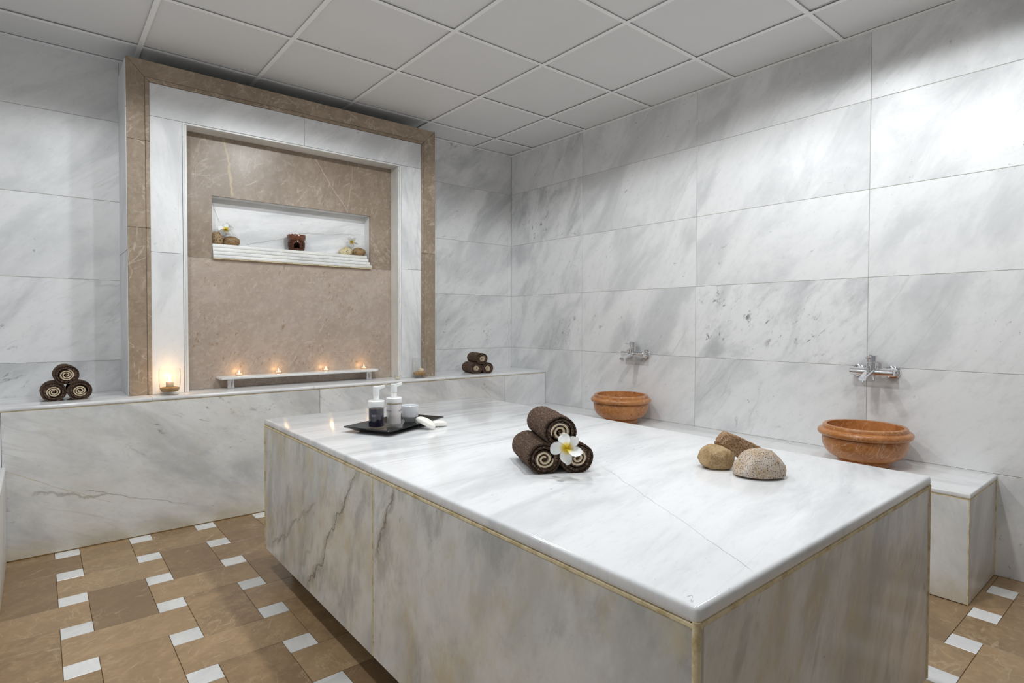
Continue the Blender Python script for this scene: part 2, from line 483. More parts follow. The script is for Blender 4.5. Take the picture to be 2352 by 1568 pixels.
# ------------------------------------------------------------------ built-in benches
HA, DA = 0.7176, 0.452
def bench_a():
    B = empty('back_bench', (-1.91, 0, 0))
    b0 = Vector((-1.91, 0, 0))
    tag(B, 'long white marble bench built along the back wall under the alcove', 'bench')
    core = from_bm('core', box_bm(XL+0.001, -0.001, -DA+0.02, -0.002, 0.0005, HA-0.03), M['grout'], B); core.location = -b0
    # top slabs with a rounded nosing
    cuts = [XL+0.002, -2.80, -1.945, -0.99, -0.002]
    for k in range(4):
        x0, x1 = cuts[k]+0.0008, cuts[k+1]-0.0008
        bm = box_bm(0, x1-x0, 0, DA+0.006-0.002, -0.021, 0)
        es = [e for e in bm.edges if all(abs(v.co.y) < 1e-4 for v in e.verts) and abs(e.verts[0].co.x-e.verts[1].co.x) > 1e-3]
        bmesh.ops.bevel(bm, geom=es, offset=0.009, segments=4, affect='EDGES', profile=0.5)
        o = sharp(from_bm('bench_top', bm, M['top'], B), 42)
        o.location = Vector((x0, -DA-0.006, HA)) - b0
        stone(o, angle=8, mottle=0.05, stain=0.06 if k != 1 else 0.12)
    gj = from_bm('grout_line', box_bm(XL+0.002, -0.002, -DA+0.0006, -DA+0.02, HA-0.0245, HA-0.0212), M['goldgrout'], B); gj.location = -b0
    gj2 = from_bm('grout_line', box_bm(XL+0.45, -0.45, -DA-0.0012, -DA+0.004, 0.0002, 0.004), M['brass'], B); gj2.location = -b0
    cuts = [(XL+0.003, -3.391, 'wall', dict(angle=-20)), (-3.389, -1.909, 'pA', dict(angle=-24, mottle=0.50, stain=0.12, seed=11.3, foot=0.55)), (-1.907, -0.434, 'wall', dict(angle=-30, mottle=0.6, seed=4.7, stain=0.06, foot=0.5)),
            (-0.432, -0.003, 'wall', dict(angle=50, mottle=0.12))]
    for x0, x1, m, pr in cuts:
        panel('front_panel', B, (x0, -DA, 0.004), (1, 0, 0), (0, 0, 1), x1-x0, HA-0.0285, M[m], t=0.018, base=b0, **pr)
    return B
M['pA'] = white_marble('white_marble_cracked', base=(0.76, 0.76, 0.75), rough=0.28, cracks=((0.0, 0.425, 0.42, 0.19, 0.0022, 0.03, (0.55, 0.47, 0.30), 0.75), (0.30, 0.28, 0.75, 0.12, 0.003, 0.05, (0.22, 0.22, 0.18), 0.6),
                       (0.10, 0.30, 0.40, 0.24, 0.008, 0.10, (0.28, 0.26, 0.20), 0.55)))
bench_a()

HB, DB = 0.444, 0.444
def low_bench(name, label, xw, xf, y1, y0):
    """xw wall side, xf front side"""
    B = empty(name, ((xw+xf)/2, (y0+y1)/2, 0)); b0 = Vector(B.location)
    tag(B, label, 'bench')
    s = 1 if xw > xf else -1
    a, b = sorted((xw-s*0.001, xf+s*0.02))
    o = from_bm('core', box_bm(a, b, y0+0.02, y1-0.002, 0.0005, HB-0.025), M['grout'], B); o.location = -b0
    cuts = [y1-0.002, y1-0.99, y1-1.96, y0-0.003]
    for k in range(3):
        ya, yb = cuts[k+1]+0.0006, cuts[k]-0.0006
        xa, xb = sorted((xw-s*0.001, xf-s*0.003))
        bm = box_bm(xa, xb, ya, yb, -0.021, 0)
        es = [e for e in bm.edges if abs(e.verts[0].co.z-e.verts[1].co.z) < 1e-5 and ((abs(e.verts[0].co.x-(xf-s*0.003)) < 1e-4 and abs(e.verts[1].co.x-(xf-s*0.003)) < 1e-4) or
              (k == 2 and abs(e.verts[0].co.y-ya) < 1e-4 and abs(e.verts[1].co.y-ya) < 1e-4))]
        bmesh.ops.bevel(bm, geom=es, offset=0.006, segments=3, affect='EDGES', profile=0.5)
        o = sharp(from_bm('bench_top', bm, M['top'], B), 42); o.location = Vector((0, 0, HB))-b0
        stone(o, angle=85, mottle=0.06, stain=0.05)
    # front and end sheets
    L = y1-y0-0.006
    n = 2
    for k in range(n):
        if s > 0: panel('front_panel', B, (xf, y1-0.003-L*k/n-0.0006, 0.003), (0, -1, 0), (0, 0, 1), L/n-0.0012, HB-0.0295, M['wall'], t=0.018, base=b0, angle=120, mottle=0.1, stain=0.08, foot=0.6)
        else: panel('front_panel', B, (xf, y0+0.003+L*k/n+0.0006, 0.003), (0, 1, 0), (0, 0, 1), L/n-0.0012, HB-0.0295, M['wall'], t=0.018, base=b0, angle=70, mottle=0.1, stain=0.12, foot=0.6)
    xa, xb = sorted((xw-s*0.002, xf+s*0.0045))
    panel('end_panel', B, (xa, y0, 0.003), (1, 0, 0), (0, 0, 1), xb-xa, HB-0.0295, M['wall'], t=0.018, base=b0, angle=65, mottle=0.35, stain=0.16, foot=0.5)
    xa, xb = sorted((xw-s*0.002, xf+s*0.0005))
    o = from_bm('grout_line', box_bm(xa, xb, y0+0.0004, y1-0.003, HB-0.0265, HB-0.0208), M['goldgrout'], B); o.location = -b0
    xa, xb = sorted((xf+s*0.0002, xf+s*0.0042))
    o = from_bm('grout_line', box_bm(xa, xb, y0+0.0002, y0+0.0042, 0.001, HB-0.022), M['goldgrout'], B); o.location = -b0
    xa, xb = sorted((xw-s*0.0002, xw-s*0.006))
    o = from_bm('grout_line', box_bm(xa, xb, y0-0.0022, y0+0.003, 0.001, HB-0.004), M['goldgrout'], B); o.location = -b0
    return B
low_bench('right_bench', 'low white marble bench along the right wall carrying the two stone basins', 0.0, -DB, -DA-0.001, -3.372)
low_bench('left_bench', 'low white marble bench whose edge just shows at the left border of the photo', XL, -3.377, -DA-0.001, -3.372)

# ------------------------------------------------------------------ central slab, floating on a recessed plinth
HS, SB = 0.683, 0.105
SL, SF, SR, SK = Vector((-2.485, -1.291)), Vector((-2.495, -3.473)), Vector((-1.317, -3.466)), Vector((-1.291, -1.260))
def central_slab():
    ctr = Vector((-1.9, -2.37, 0))
    T = empty('massage_slab', ctr)
    tag(T, 'big white marble massage platform in the middle of the room with cream grout lines', 'platform')
    def sh(o): o.location = o.location - ctr; return o
    sh(from_bm('plinth', box_bm(-2.40, -1.40, -3.37, -1.40, 0.0005, SB+0.004), M['plaster'], T))
    c = Vector((-1.9, -2.37))
    def ins(p, d):
        return (p.x + (d if p.x < c.x else -d), p.y + (d if p.y < c.y else -d))
    sh(from_bm('core', prism_bm([ins(p, 0.0075) for p in (SF, SR, SK, SL)], SB+0.003, HS-0.0283), M['grout'], T))
    # top sheets: seam across at y ~ -2.35
    sl, sr = SL.lerp(SF, 0.4935), SK.lerp(SR, 0.485)
    for quad, m, pr in (((sl, sr, SK, SL), 'topB', dict(angle=3, mottle=0.22, seed=21.0)), ((SF, SR, sr, sl), 'topA', dict(angle=12, mottle=0.05, seed=2.6))):
        cen = sum(quad, Vector((0, 0)))/4
        poly = [tuple(p + (cen-p).normalized()*0.0011) for p in quad]
        bm = prism_bm(poly, HS-0.028, HS)
        # rounded only along the outer edges
        es = []
        for e in bm.edges:
            a, b = e.verts
            mid = (a.co+b.co)/2
            onseam = all(abs((v.co.xy-sl).cross((sr-sl).normalized())) < 0.004 for v in (a, b))
            if abs(a.co.z-b.co.z) < 1e-4:
                if not onseam: es.append(e)
            elif min((a.co.xy-q).length for q in (SL, SF, SR, SK)) < 0.01: es.append(e)
        bmesh.ops.bevel(bm, geom=es, offset=0.0085, segments=4, affect='EDGES', profile=0.5)
        o = sharp(from_bm('top_sheet', bm, M[m], T), 42)
        stone(sh(o), **pr)
    # side sheets
    h = HS-0.028-0.007-SB
    d = 0.003
    Lf = (SL-SF).length
    def side(a, b, f0, f1, m, **pr):
        u = (b-a).normalized(); n = Vector((u.y, -u.x))          # outward normal for ccw order
        mg = 0.003 if (a, b) == (SL, SF) else 0.0078
        o3 = a + u*((b-a).length*f0+mg) - n*d
        panel('side_sheet', T, (o3.x, o3.y, SB), (u.x, u.y, 0), (0, 0, 1), (b-a).length*(f1-f0)-2*mg, h, M[m], t=0.02, bev=0.0015, base=ctr, **pr)
    side(SL, SF, 0.0, 0.494, 'sideA', angle=76, mottle=0.45, stain=0.55, seed=14.2)
    side(SL, SF, 0.494, 1.0, 'sideB', angle=74, mottle=0.40, stain=0.52, seed=33.7)
    side(SF, SR, 0.0, 1.0, 'sideC', angle=64, mottle=0.75, stain=0.40, seed=6.9)
    side(SR, SK, 0.0, 0.5, 'wall', angle=70, mottle=0.2, stain=0.1)
    side(SR, SK, 0.5, 1.0, 'wall', angle=70, mottle=0.2, stain=0.1)
    side(SK, SL, 0.0, 1.0, 'wall', angle=70, mottle=0.2, stain=0.1)
    # grout beads: one under the lip all round, one at each corner and seam
    for a, b in ((SL, SF), (SF, SR), (SR, SK), (SK, SL)):
        u = (b-a).normalized(); n = Vector((u.y, -u.x)); L = (b-a).length
        bm = box_bm(0, L-0.0024, -0.0085, 0.0002, -0.016, 0.001, 0.002, 2)
        o = from_bm('grout_bead', bm, M['goldgrout'], T)
        # bead runs along u; box y is height here
        m = frame_mat((a.x+u.x*0.0012-n.x*d-ctr.x, a.y+u.y*0.0012-n.y*d-ctr.y, HS-0.0277), (u.x, u.y, 0), (0, 0, 1))
        o.matrix_local = m
        for f in ((0.0, 0.494, 1.0) if (a, b) == (SL, SF) else (1.0,)):
            p = a + u*(L*f)
            if f == 0.0: continue
            inw = -n*0.0055 if f < 1 else (-n*0.006 - u*0.006)
            q = p + inw
            bm = tube_bm((q.x-ctr.x, q.y-ctr.y, SB+0.004), (q.x-ctr.x, q.y-ctr.y, HS-0.036 if f < 1 else HS-0.0235), 0.0042 if f < 1 else 0.0066, n=12)
            sharp(from_bm('grout_bead', bm, M['goldgrout'], T))
    return T
M['topA'] = white_marble('white_marble_top_front', base=(0.84, 0.84, 0.845), rough=0.14, stretch=4.0,
    cracks=((-1.955, -2.80, -2.312, -3.475, 0.0020, 0.035, (0.42, 0.42, 0.43), 0.75),))
M['topB'] = white_marble('white_marble_top_back', base=(0.84, 0.84, 0.845), rough=0.13, stretch=7.0,
    cracks=((-2.04, -1.265, -1.99, -2.01, 0.0016, 0.012, (0.50, 0.46, 0.36), 0.7), (-1.99, -2.0, -1.90, -2.31, 0.0022, 0.012, (0.33, 0.33, 0.32), 0.7)))
M['sideA'] = white_marble('veined_marble_side', base=(0.77, 0.765, 0.745), rough=0.24, stretch=2.0, cracks=(
    (0.50, -0.02, 0.99, 0.56, 0.022, 0.13, (0.36, 0.34, 0.28), 0.55), (0.52, 0.0, 0.975, 0.55, 0.0050, 0.13, (0.15, 0.14, 0.12), 0.75),
    (0.08, 0.03, 0.62, 0.36, 0.012, 0.12, (0.36, 0.34, 0.29), 0.5), (0.10, 0.04, 0.60, 0.35, 0.0030, 0.12, (0.20, 0.18, 0.15), 0.55), (0.42, 0.0, 0.58, 0.24, 0.010, 0.14, (0.34, 0.32, 0.27), 0.45)))
M['sideB'] = white_marble('soft_veined_marble_side', base=(0.77, 0.765, 0.745), rough=0.24, stretch=1.9, cracks=(
    (0.02, 0.30, 0.13, 0.55, 0.014, 0.10, (0.34, 0.31, 0.26), 0.6), (0.03, 0.32, 0.12, 0.54, 0.004, 0.10, (0.16, 0.14, 0.11), 0.7)))
M['sideC'] = white_marble('smoky_marble_end', base=(0.76, 0.745, 0.72), rough=0.24, stretch=2.4)
central_slab()

# ------------------------------------------------------------------ alcove on the back wall
PD = 0.330
def alcove():
    B0 = Vector((-1.945, 0, HA+0.0006))
    T = empty('wall_alcove', B0)
    tag(T, 'tall alcove framed in brown and white marble on the back wall with a candle niche', 'alcove')
    xl, xr, zt = -2.889, -0.997, 2.503
    zb = HA+0.0006
    YB = -0.213
    def put(o): o.location = o.location - B0; return o
    def slab(name, poly, y, th, mat, bev=0.0012, **pr):
        """poly in (x,z), face at y, th behind"""
        cx = sum(p[0] for p in poly)/len(poly); cz = sum(p[1] for p in poly)/len(poly)
        o = from_bm(name, prism_bm([(p[0]-cx, p[1]-cz) for p in poly], -th, 0, bev), mat, T)
        m = frame_mat((cx, y, cz), (1, 0, 0), (0, 0, 1)); m.translation -= B0
        o.matrix_local = m
        return stone(o, **pr)
    R4 = lambda a, b, c, d: [(a, c), (b, c), (b, d), (a, d)]
    # masonry core (jambs, lintel), kept behind the sheets
    o = from_bm('core', box_bm(xl+0.022, -2.63, -PD+0.026, -0.002, zb+0.002, zt-0.004), M['grout'], T); put(o)
    o = from_bm('core', box_bm(-1.268, xr-0.022, -PD+0.026, -0.002, zb+0.002, zt-0.004), M['grout'], T); put(o)
    o = from_bm('core', box_bm(-2.63, -1.268, -PD+0.026, -0.002, 2.228, zt-0.004), M['grout'], T); put(o)
    # white side returns
    for (za, zc_) in ((zb, 1.488), (1.491, 2.238), (2.241, 2.492)):
        panel('side_return', T, (xl, -0.001, za), (0, -1, 0), (0, 0, 1), PD-0.006, zc_-za, M['wall'], t=0.02, base=B0, angle=80, mottle=0.1)
        panel('side_return', T, (xr, -PD+0.022, za), (0, 1, 0), (0, 0, 1), PD-0.024, zc_-za, M['wall'], t=0.02, base=B0, angle=80, mottle=0.1)
    # brown border with a stepped inner moulding, mitred at the top corners
    bl, br, bt = -2.7815, -1.1095, 2.3935
    ol, orr = xl+0.004, xr
    g = 0.0007
    mo = 0.021
    def border(x0, x1, zl, zh, mit, **pr):
        left = mit == 'l'
        xo, xi = (x0, x1) if left else (x1, x0)
        s = 1 if left else -1
        # outer band
        xm = xi - s*mo
        if zh > 2.3:
            poly = [(xo, zl), (xm, zl), (xm, bt+mo-g), (xo, zt-g)]
            pol2 = [(xm+s*g, zl), (xi, zl), (xi, bt-g), (xm+s*g, bt+mo-g*2)]
        else:
            poly = [(xo, zl), (xm, zl), (xm, zh), (xo, zh)]
            pol2 = [(xm+s*g, zl), (xi, zl), (xi, zh), (xm+s*g, zh)]
        if not left: poly, pol2 = poly[::-1], pol2[::-1]
        slab('border', poly, -PD, 0.024, M['brown'], **pr)
        slab('moulding', pol2, -PD-0.0035, 0.026, M['brown'], bev=0.003, **pr)
    border(ol, bl, zb, 1.612, 'l', angle=70)
    border(ol, bl, 1.613, 2.076, 'l', angle=40)
    border(ol, bl, 2.077, 2.5, 'l', angle=20)
    border(br, orr, zb, 1.613, 'r', angle=60)
    border(br, orr, 1.614, 2.5, 'r', angle=50)
    slab('border', [(bl-mo, bt+mo+g), (br+mo, bt+mo+g), (orr-0.001, zt), (ol+0.001, zt)], -PD, 0.024, M['brown'], angle=5, seed=3.3)
    slab('moulding', [(bl, bt+g), (br, bt+g), (br+mo, bt+mo), (bl-mo, bt+mo)], -PD-0.0035, 0.026, M['brown'], bev=0.003, angle=5)
    # white marble frame
    yw = -PD+0.004
    wl, wr, wt = -2.6285, -1.268, 2.2165
    slab('frame_sheet', R4(bl+g, wl, zb, 1.488), yw, 0.02, M['wall'], angle=75, mottle=0.05)
    slab('frame_sheet', R4(bl+g, wl, 1.4895, wt-g), yw, 0.02, M['wall'], angle=105, mottle=0.08)
    slab('frame_sheet', R4(wr, br-g, zb, 1.488), yw, 0.02, M['wall'], angle=100, mottle=0.25)
    slab('frame_sheet', R4(wr, br-g, 1.4895, wt-g), yw, 0.02, M['wall'], angle=95, mottle=0.35)
    slab('frame_sheet', R4(bl+g, -1.952, wt+g, bt-g), yw, 0.02, M['wall'], angle=40, mottle=0.05)
    slab('frame_sheet', R4(-1.9505, br-g, wt+g, bt-g), yw, 0.02, M['wall'], angle=45, mottle=0.2)
    # slim edge strips and the reveals
    e = 0.011
    for nm, x0, x1, z0, z1 in (('edge_strip', wl+0.002, wl+e, zb, wt-e), ('edge_strip', wr-e-0.003, wr-0.003, zb, wt-e), ('edge_strip', wl+0.002, wr-0.003, wt-e, wt-0.002)):
        o = from_bm(nm, box_bm(x0, x1, yw-0.001, yw+0.014, z0, z1, 0.0015, 2), M['trimw'], T); put(o); stone(o, angle=80)
    gz = wt-e-0.001
    panel('reveal', T, (wr-e-0.0035, yw+0.004, zb), (0, 1, 0), (0, 0, 1), -YB+yw-0.004 if False else abs(YB-yw)-0.004, gz-zb, M['trimw'], t=0.012, base=B0, angle=88, mottle=0.15, stain=0.12).name
    panel('reveal', T, (wl+e+0.0005, YB, zb), (0, -1, 0), (0, 0, 1), abs(YB-yw)-0.004, gz-zb, M['trimw'], t=0.012, base=B0, angle=88)
    o = from_bm('reveal', box_bm(wl+e, wr-e-0.003, yw+0.004, YB, gz, gz+0.012, 0.001), M['trimw'], T); put(o); stone(o, angle=2, mottle=0.1)
    # brown back panel: solid below, pierced by the niche above
    px0, px1 = wl-0.004, wr+0.004
    nx0, nx1, nz0, nz1 = -2.457, -1.453, 1.487, 1.855
    slab('back_panel', R4(px0, px1, zb, 1.4862), YB, 0.02, M['brownspeck'], angle=35, seed=17.0)
    bm = bmesh.new()
    ox, oz = -1.95, 1.85
    xs = [px0-ox, nx0-ox, nx1-ox, px1-ox]; zs = [1.4874-oz, nz1-oz, wt+0.004-oz]
    F = {}
    for d_ in (0.0, -0.02):
        for i, x in enumerate(xs):
            for k, z in enumerate(zs): F[(i, k, d_)] = bm.verts.new((x, z, d_))
    for i in range(3):
        for k in range(2):
            if i == 1 and k == 0: continue
            q = [F[(i, k, 0.0)], F[(i+1, k, 0.0)], F[(i+1, k+1, 0.0)], F[(i, k+1, 0.0)]]
            bm.faces.new(q)
            bm.faces.new([F[(i, k, -0.02)], F[(i, k+1, -0.02)], F[(i+1, k+1, -0.02)], F[(i+1, k, -0.02)]])
    ring = [(0, 0), (1, 0), (1, 1), (2, 1), (2, 0), (3, 0), (3, 1), (3, 2), (2, 2), (1, 2), (0, 2), (0, 1)]
    for a, b in zip(ring, ring[1:]+ring[:1]):
        bm.faces.new([F[(*a, 0.0)], F[(*a, -0.02)], F[(*b, -0.02)], F[(*b, 0.0)]])
    o = from_bm('back_panel', bm, M['brown2'], T)
    m = frame_mat((ox, YB, oz), (1, 0, 0), (0, 0, 1)); m.translation -= B0
    o.matrix_local = m; stone(o, angle=60, seed=5.6)
    # the niche: white back, cheeks, soffit and a stepped sill of four sheets
    YN = -0.116
    slab('niche_back', R4(nx0-0.012, nx1+0.012, nz0, nz1+0.012), YN, 0.012, M['nichem'], angle=12, mottle=0.3, stain=0.05, seed=9.9)
    o = from_bm('niche_cheek', box_bm(nx1+0.0005, nx1+0.012, YB+0.0205, YN, nz0, nz1, 0.0005), M['trimw'], T); put(o); stone(o, angle=85)
    o = from_bm('niche_cheek', box_bm(nx0-0.012, nx0-0.0005, YB+0.0205, YN, nz0, nz1, 0.0005), M['trimw'], T); put(o); stone(o, angle=85)
    o = from_bm('niche_soffit', box_bm(nx0, nx1, YB+0.0205, YN, nz1+0.0005, nz1+0.012, 0.0005), M['trimw'], T); put(o); stone(o, angle=5)
    for k in range(4):
        z0 = nz0 + 0.0218*k
        yf = YB - 0.003 - 0.0075*(3-k)
        xrr = nx1 - 0.002 - (0.0, 0.010, 0.018, 0.026)[k]
        bm = box_bm(nx0+0.001, xrr, yf, YN-0.001, z0+0.0006, z0+0.0214)
        es = [e_ for e_ in bm.edges if all(abs(v.co.y-yf) < 1e-5 for v in e_.verts) and abs(e_.verts[0].co.x-e_.verts[1].co.x) > 0.1]
        bmesh.ops.bevel(bm, geom=es, offset=0.0055, segments=3, affect='EDGES', profile=0.5)
        o = sharp(from_bm('sill_sheet', bm, M['sillm'], T), 42); put(o); stone(o, angle=6, mottle=0.2, stain=0.25)
    o = from_bm('grout_line', box_bm(nx0+0.001, nx1-0.001, YB-0.024, YB-0.0005, nz0-0.0035, nz0-0.0002), M['goldgrout'], T); put(o)
    o = from_bm('grout_line', box_bm(px0+0.02, px1-0.02, YB-0.0005, YB+0.001, 1.4864, 1.4872), M['grout'], T); put(o)
    return T
M['brown2'] = brown_marble('veined_brown_marble', (0.345, 0.270, 0.202), (0.235, 0.177, 0.126), (0.44, 0.365, 0.30), (0.64, 0.55, 0.45), veins=0.30,
    cracks=((-0.39, 0.005, -0.44, 0.36, 0.010, 0.05, (0.50, 0.38, 0.20), 0.75), (0.10, 0.34, 0.34, 0.0, 0.004, 0.05, (0.60, 0.50, 0.42), 0.5), (0.33, 0.0, 0.37, 0.33, 0.003, 0.03, (0.56, 0.47, 0.38), 0.45)))
M['nichem'] = white_marble('white_marble_niche', stretch=4.0, cracks=((-0.30, -0.09, 0.10, 0.03, 0.004, 0.05, (0.33, 0.31, 0.27), 0.6), (0.02, 0.02, 0.49, 0.055, 0.004, 0.05, (0.33, 0.31, 0.28), 0.55), (-0.44, 0.04, -0.49, 0.18, 0.004, 0.04, (0.35, 0.32, 0.26), 0.6)))
M['sillm'] = white_marble('white_marble_sill', base=(0.83, 0.83, 0.81), stretch=5.0)
alcove()

# ------------------------------------------------------------------ candle shelf
def candle_shelf():
    B0 = Vector((-1.936, -0.265, HA+0.0006))
    T = empty('candle_shelf', B0)
    tag(T, 'low narrow white marble shelf on two round chrome feet holding four tea lights', 'shelf')
    bm = prism_bm([(-0.507, 0.05), (-0.50, -0.055), (0.475, -0.055), (0.502, -0.03), (0.507, 0.05)], -0.016, 0)
    es = [e for e in bm.edges if not all(abs(v.co.y-0.05) < 1e-4 for v in e.verts)]
    bmesh.ops.bevel(bm, geom=es, offset=0.006, segments=4, affect='EDGES', profile=0.5)
    o = sharp(from_bm('shelf_board', bm, M['sillm'], T), 42); o.location = (0, 0, 0.7895-B0.z); stone(o, angle=3, mottle=0.1)
    for x in (-2.378, -1.503):
        l = from_bm('leg', lathe_bm([(0, 0), (0.019, 0), (0.0205, 0.0015), (0.0205, 0.053), (0.0205, 0.7895-0.016-B0.z-0.0003), (0, 0.7895-0.016-B0.z-0.0003)], 40), M['chrome'], T)
        l.location = (x-B0.x, -0.283-B0.y, 0); sharp(l)
candle_shelf()

# ================================================================== loose things
# ---- more materials
def terry(name, c0, c1, hl):
    t = NT(name)
    p = t.obj()
    n1 = t.noise(p, 420.0, 3, 0.75)
    n2 = t.noise(t.vmath('MULTIPLY', p, (0.55, 0.55, 1.0)), 330.0, 3, 0.65)
    n3 = t.noise(p, 16.0, 3)
    col = t.mix(t.smooth(n1, 0.35, 0.68), c0, c1)
    col = t.mix(t.math('MULTIPLY', t.smooth(n2, 0.47, 0.66), 0.75), col, hl)
    col = t.mix(t.math('MULTIPLY', t.smooth(n3, 0.45, 0.75), 0.25), col, c1)
    h = t.math('ADD', n1, t.math('MULTIPLY', n2, 0.8))
    t.bsdf(Base_Color=col, Roughness=0.95, Sheen_Weight=0.25, Sheen_Roughness=0.5, Sheen_Tint=(*hl, 1), Specular_IOR_Level=0.1, Normal=t.bump(h, 0.9, 0.004))
    return t.m
M['towel'] = terry('brown_terry', (0.018, 0.011, 0.008), (0.105, 0.066, 0.048), (0.38, 0.26, 0.19))
M['cream'] = terry('cream_terry', (0.82, 0.64, 0.42), (0.97, 0.82, 0.61), (0.98, 0.87, 0.68))

def mottled(name, base, c2, c3, scale=30.0, fine=160.0, rough=0.8, specks=None, bstr=0.5, veins=None):
    t = NT(name)
    p = t.obj()
    sd = t.attr('seed')
    p = t.vmath('ADD', p, t.comb(sd, t.math('MULTIPLY', sd, 1.7), t.math('MULTIPLY', sd, 0.6)))
    col = t.mix(t.smooth(t.noise(p, scale, 5, 0.65), 0.36, 0.64), base, c2)
    col = t.mix(t.math('MULTIPLY', t.smooth(t.noise(p, fine, 4, 0.7), 0.48, 0.66), 0.65), col, c3)
    if specks:
        cs, sc, th = specks
        v = t.noise(t.vmath('ADD', p, (3, 1, 7)), sc, 2, 0.5)
        col = t.mix(t.smooth(v, th, th+0.05), col, cs)
    if veins:
        cv, sc, th, st = veins
        r = t.noise(t.vmath('ADD', p, (7, 3, 1)), sc, 4, 0.6, 1.0)
        col = t.mix(t.math('MULTIPLY', t.math('SUBTRACT', 1.0, t.smooth(t.math('ABSOLUTE', t.math('SUBTRACT', r, 0.5)), 0.0, th)), st), col, cv)
    h = t.noise(p, fine*0.8, 5, 0.7)
    t.bsdf(Base_Color=col, Roughness=rough, Normal=t.bump(h, bstr, 0.002))
    return t.m
M['tanrock'] = mottled('tan_rock', (0.33, 0.205, 0.085), (0.45, 0.315, 0.165), (0.53, 0.41, 0.26), specks=((0.20, 0.125, 0.055), 380.0, 0.60), bstr=0.9)
M['redrock'] = mottled('rust_rock', (0.30, 0.165, 0.075), (0.46, 0.29, 0.165), (0.56, 0.41, 0.29), specks=((0.12, 0.065, 0.03), 300.0, 0.56), bstr=1.2)
M['granite'] = mottled('pink_grey_granite', (0.50, 0.36, 0.22), (0.60, 0.51, 0.43), (0.68, 0.59, 0.54), scale=26.0, fine=330.0, specks=((0.07, 0.075, 0.085), 360.0, 0.575), bstr=0.8)
M['pebble1'] = mottled('dark_speckled_pebble', (0.24, 0.15, 0.07), (0.38, 0.26, 0.13), (0.44, 0.33, 0.19), scale=24, specks=((0.05, 0.035, 0.02), 120.0, 0.57), rough=0.5)
M['pebble2'] = mottled('brown_pebble', (0.17, 0.095, 0.035), (0.28, 0.17, 0.07), (0.36, 0.25, 0.13), scale=20, specks=((0.06, 0.03, 0.01), 110.0, 0.64), rough=0.5)
M['pebble3'] = mottled('cream_speckled_pebble', (0.55, 0.44, 0.23), (0.66, 0.56, 0.34), (0.70, 0.62, 0.43), scale=26, specks=((0.07, 0.06, 0.04), 150.0, 0.60), rough=0.5)
M['terracotta'] = mottled('orange_travertine', (0.40, 0.150, 0.042), (0.53, 0.225, 0.075), (0.56, 0.29, 0.13), scale=9.0, fine=60.0, rough=0.28, specks=((0.30, 0.11, 0.03), 38.0, 0.66), bstr=0.06, veins=((0.68, 0.46, 0.30), 6.0, 0.010, 0.55))
M['ceramic'] = plain('brown_glazed_clay', (0.135, 0.040, 0.013), 0.09, Coat_Weight=0.6, Coat_Roughness=0.04)
M['soot'] = plain('dark_glaze', (0.012, 0.009, 0.008), 0.5)
M['whitepl'] = plain('white_plastic', (0.86, 0.86, 0.85), 0.32)
M['whitecer'] = plain('white_porcelain', (0.80, 0.81, 0.84), 0.12)
M['blackgl'] = plain('black_melamine', (0.010, 0.010, 0.011), 0.12)
M['soap'] = plain('ivory_soap', (0.84, 0.82, 0.75), 0.38)
M['ink'] = plain('grey_print', (0.10, 0.10, 0.11), 0.5)
M['faintink'] = plain('pale_print', (0.20, 0.18, 0.24), 0.5)
M['faintink2'] = plain('plum_print', (0.10, 0.09, 0.125), 0.4)
M['gold'] = plain('gold_band', (0.62, 0.42, 0.14), 0.3, 0.6)
M['purple'] = plain('dark_plum_liquid', (0.012, 0.009, 0.026), 0.18)
M['pinkliq'] = mottled('pearly_pink_lotion', (0.90, 0.80, 0.80), (0.93, 0.85, 0.85), (0.93, 0.88, 0.88), scale=30, fine=60, rough=0.3, bstr=0.0)
M['wax'] = plain('ivory_wax', (0.85, 0.72, 0.50), 0.45, Subsurface_Weight=0.5, Subsurface_Scale=0.02)
M['sand'] = mottled('amber_sand', (0.36, 0.20, 0.075), (0.46, 0.28, 0.12), (0.56, 0.37, 0.19), scale=60, fine=420, rough=0.95, bstr=0.8)
M['wick'] = plain('black_wick', (0.02, 0.015, 0.01), 0.9)
M['petalc'] = None
t = NT('glass')
lw = t.n('ShaderNodeLayerWeight'); lw.inputs['Blend'].default_value = 0.30
tr = t.n('ShaderNodeBsdfTransparent'); t.set(tr.inputs[0], t.mix(t.smooth(lw.outputs['Facing'], 0.50, 0.98), (0.985, 0.99, 0.988), (0.36, 0.38, 0.36)))
gl = t.n('ShaderNodeBsdfGlossy'); gl.inputs['Roughness'].default_value = 0.02; t.set(gl.inputs[0], (1, 1, 1))
mx = t.n('ShaderNodeMixShader'); t.set(mx.inputs[0], t.math('MULTIPLY_ADD', t.math('POWER', lw.outputs['Facing'], 4.0), 0.45, 0.03)); t.t.links.new(tr.outputs[0], mx.inputs[1]); t.t.links.new(gl.outputs[0], mx.inputs[2])
t.t.links.new(mx.outputs[0], t.out.inputs[0]); M['glass'] = t.m
t = NT('flame'); e = t.n('ShaderNodeEmission'); t.set(e.inputs[0], (1.0, 0.70, 0.34)); e.inputs[1].default_value = 14.0
t.t.links.new(e.outputs[0], t.out.inputs[0]); M['flame'] = t.m
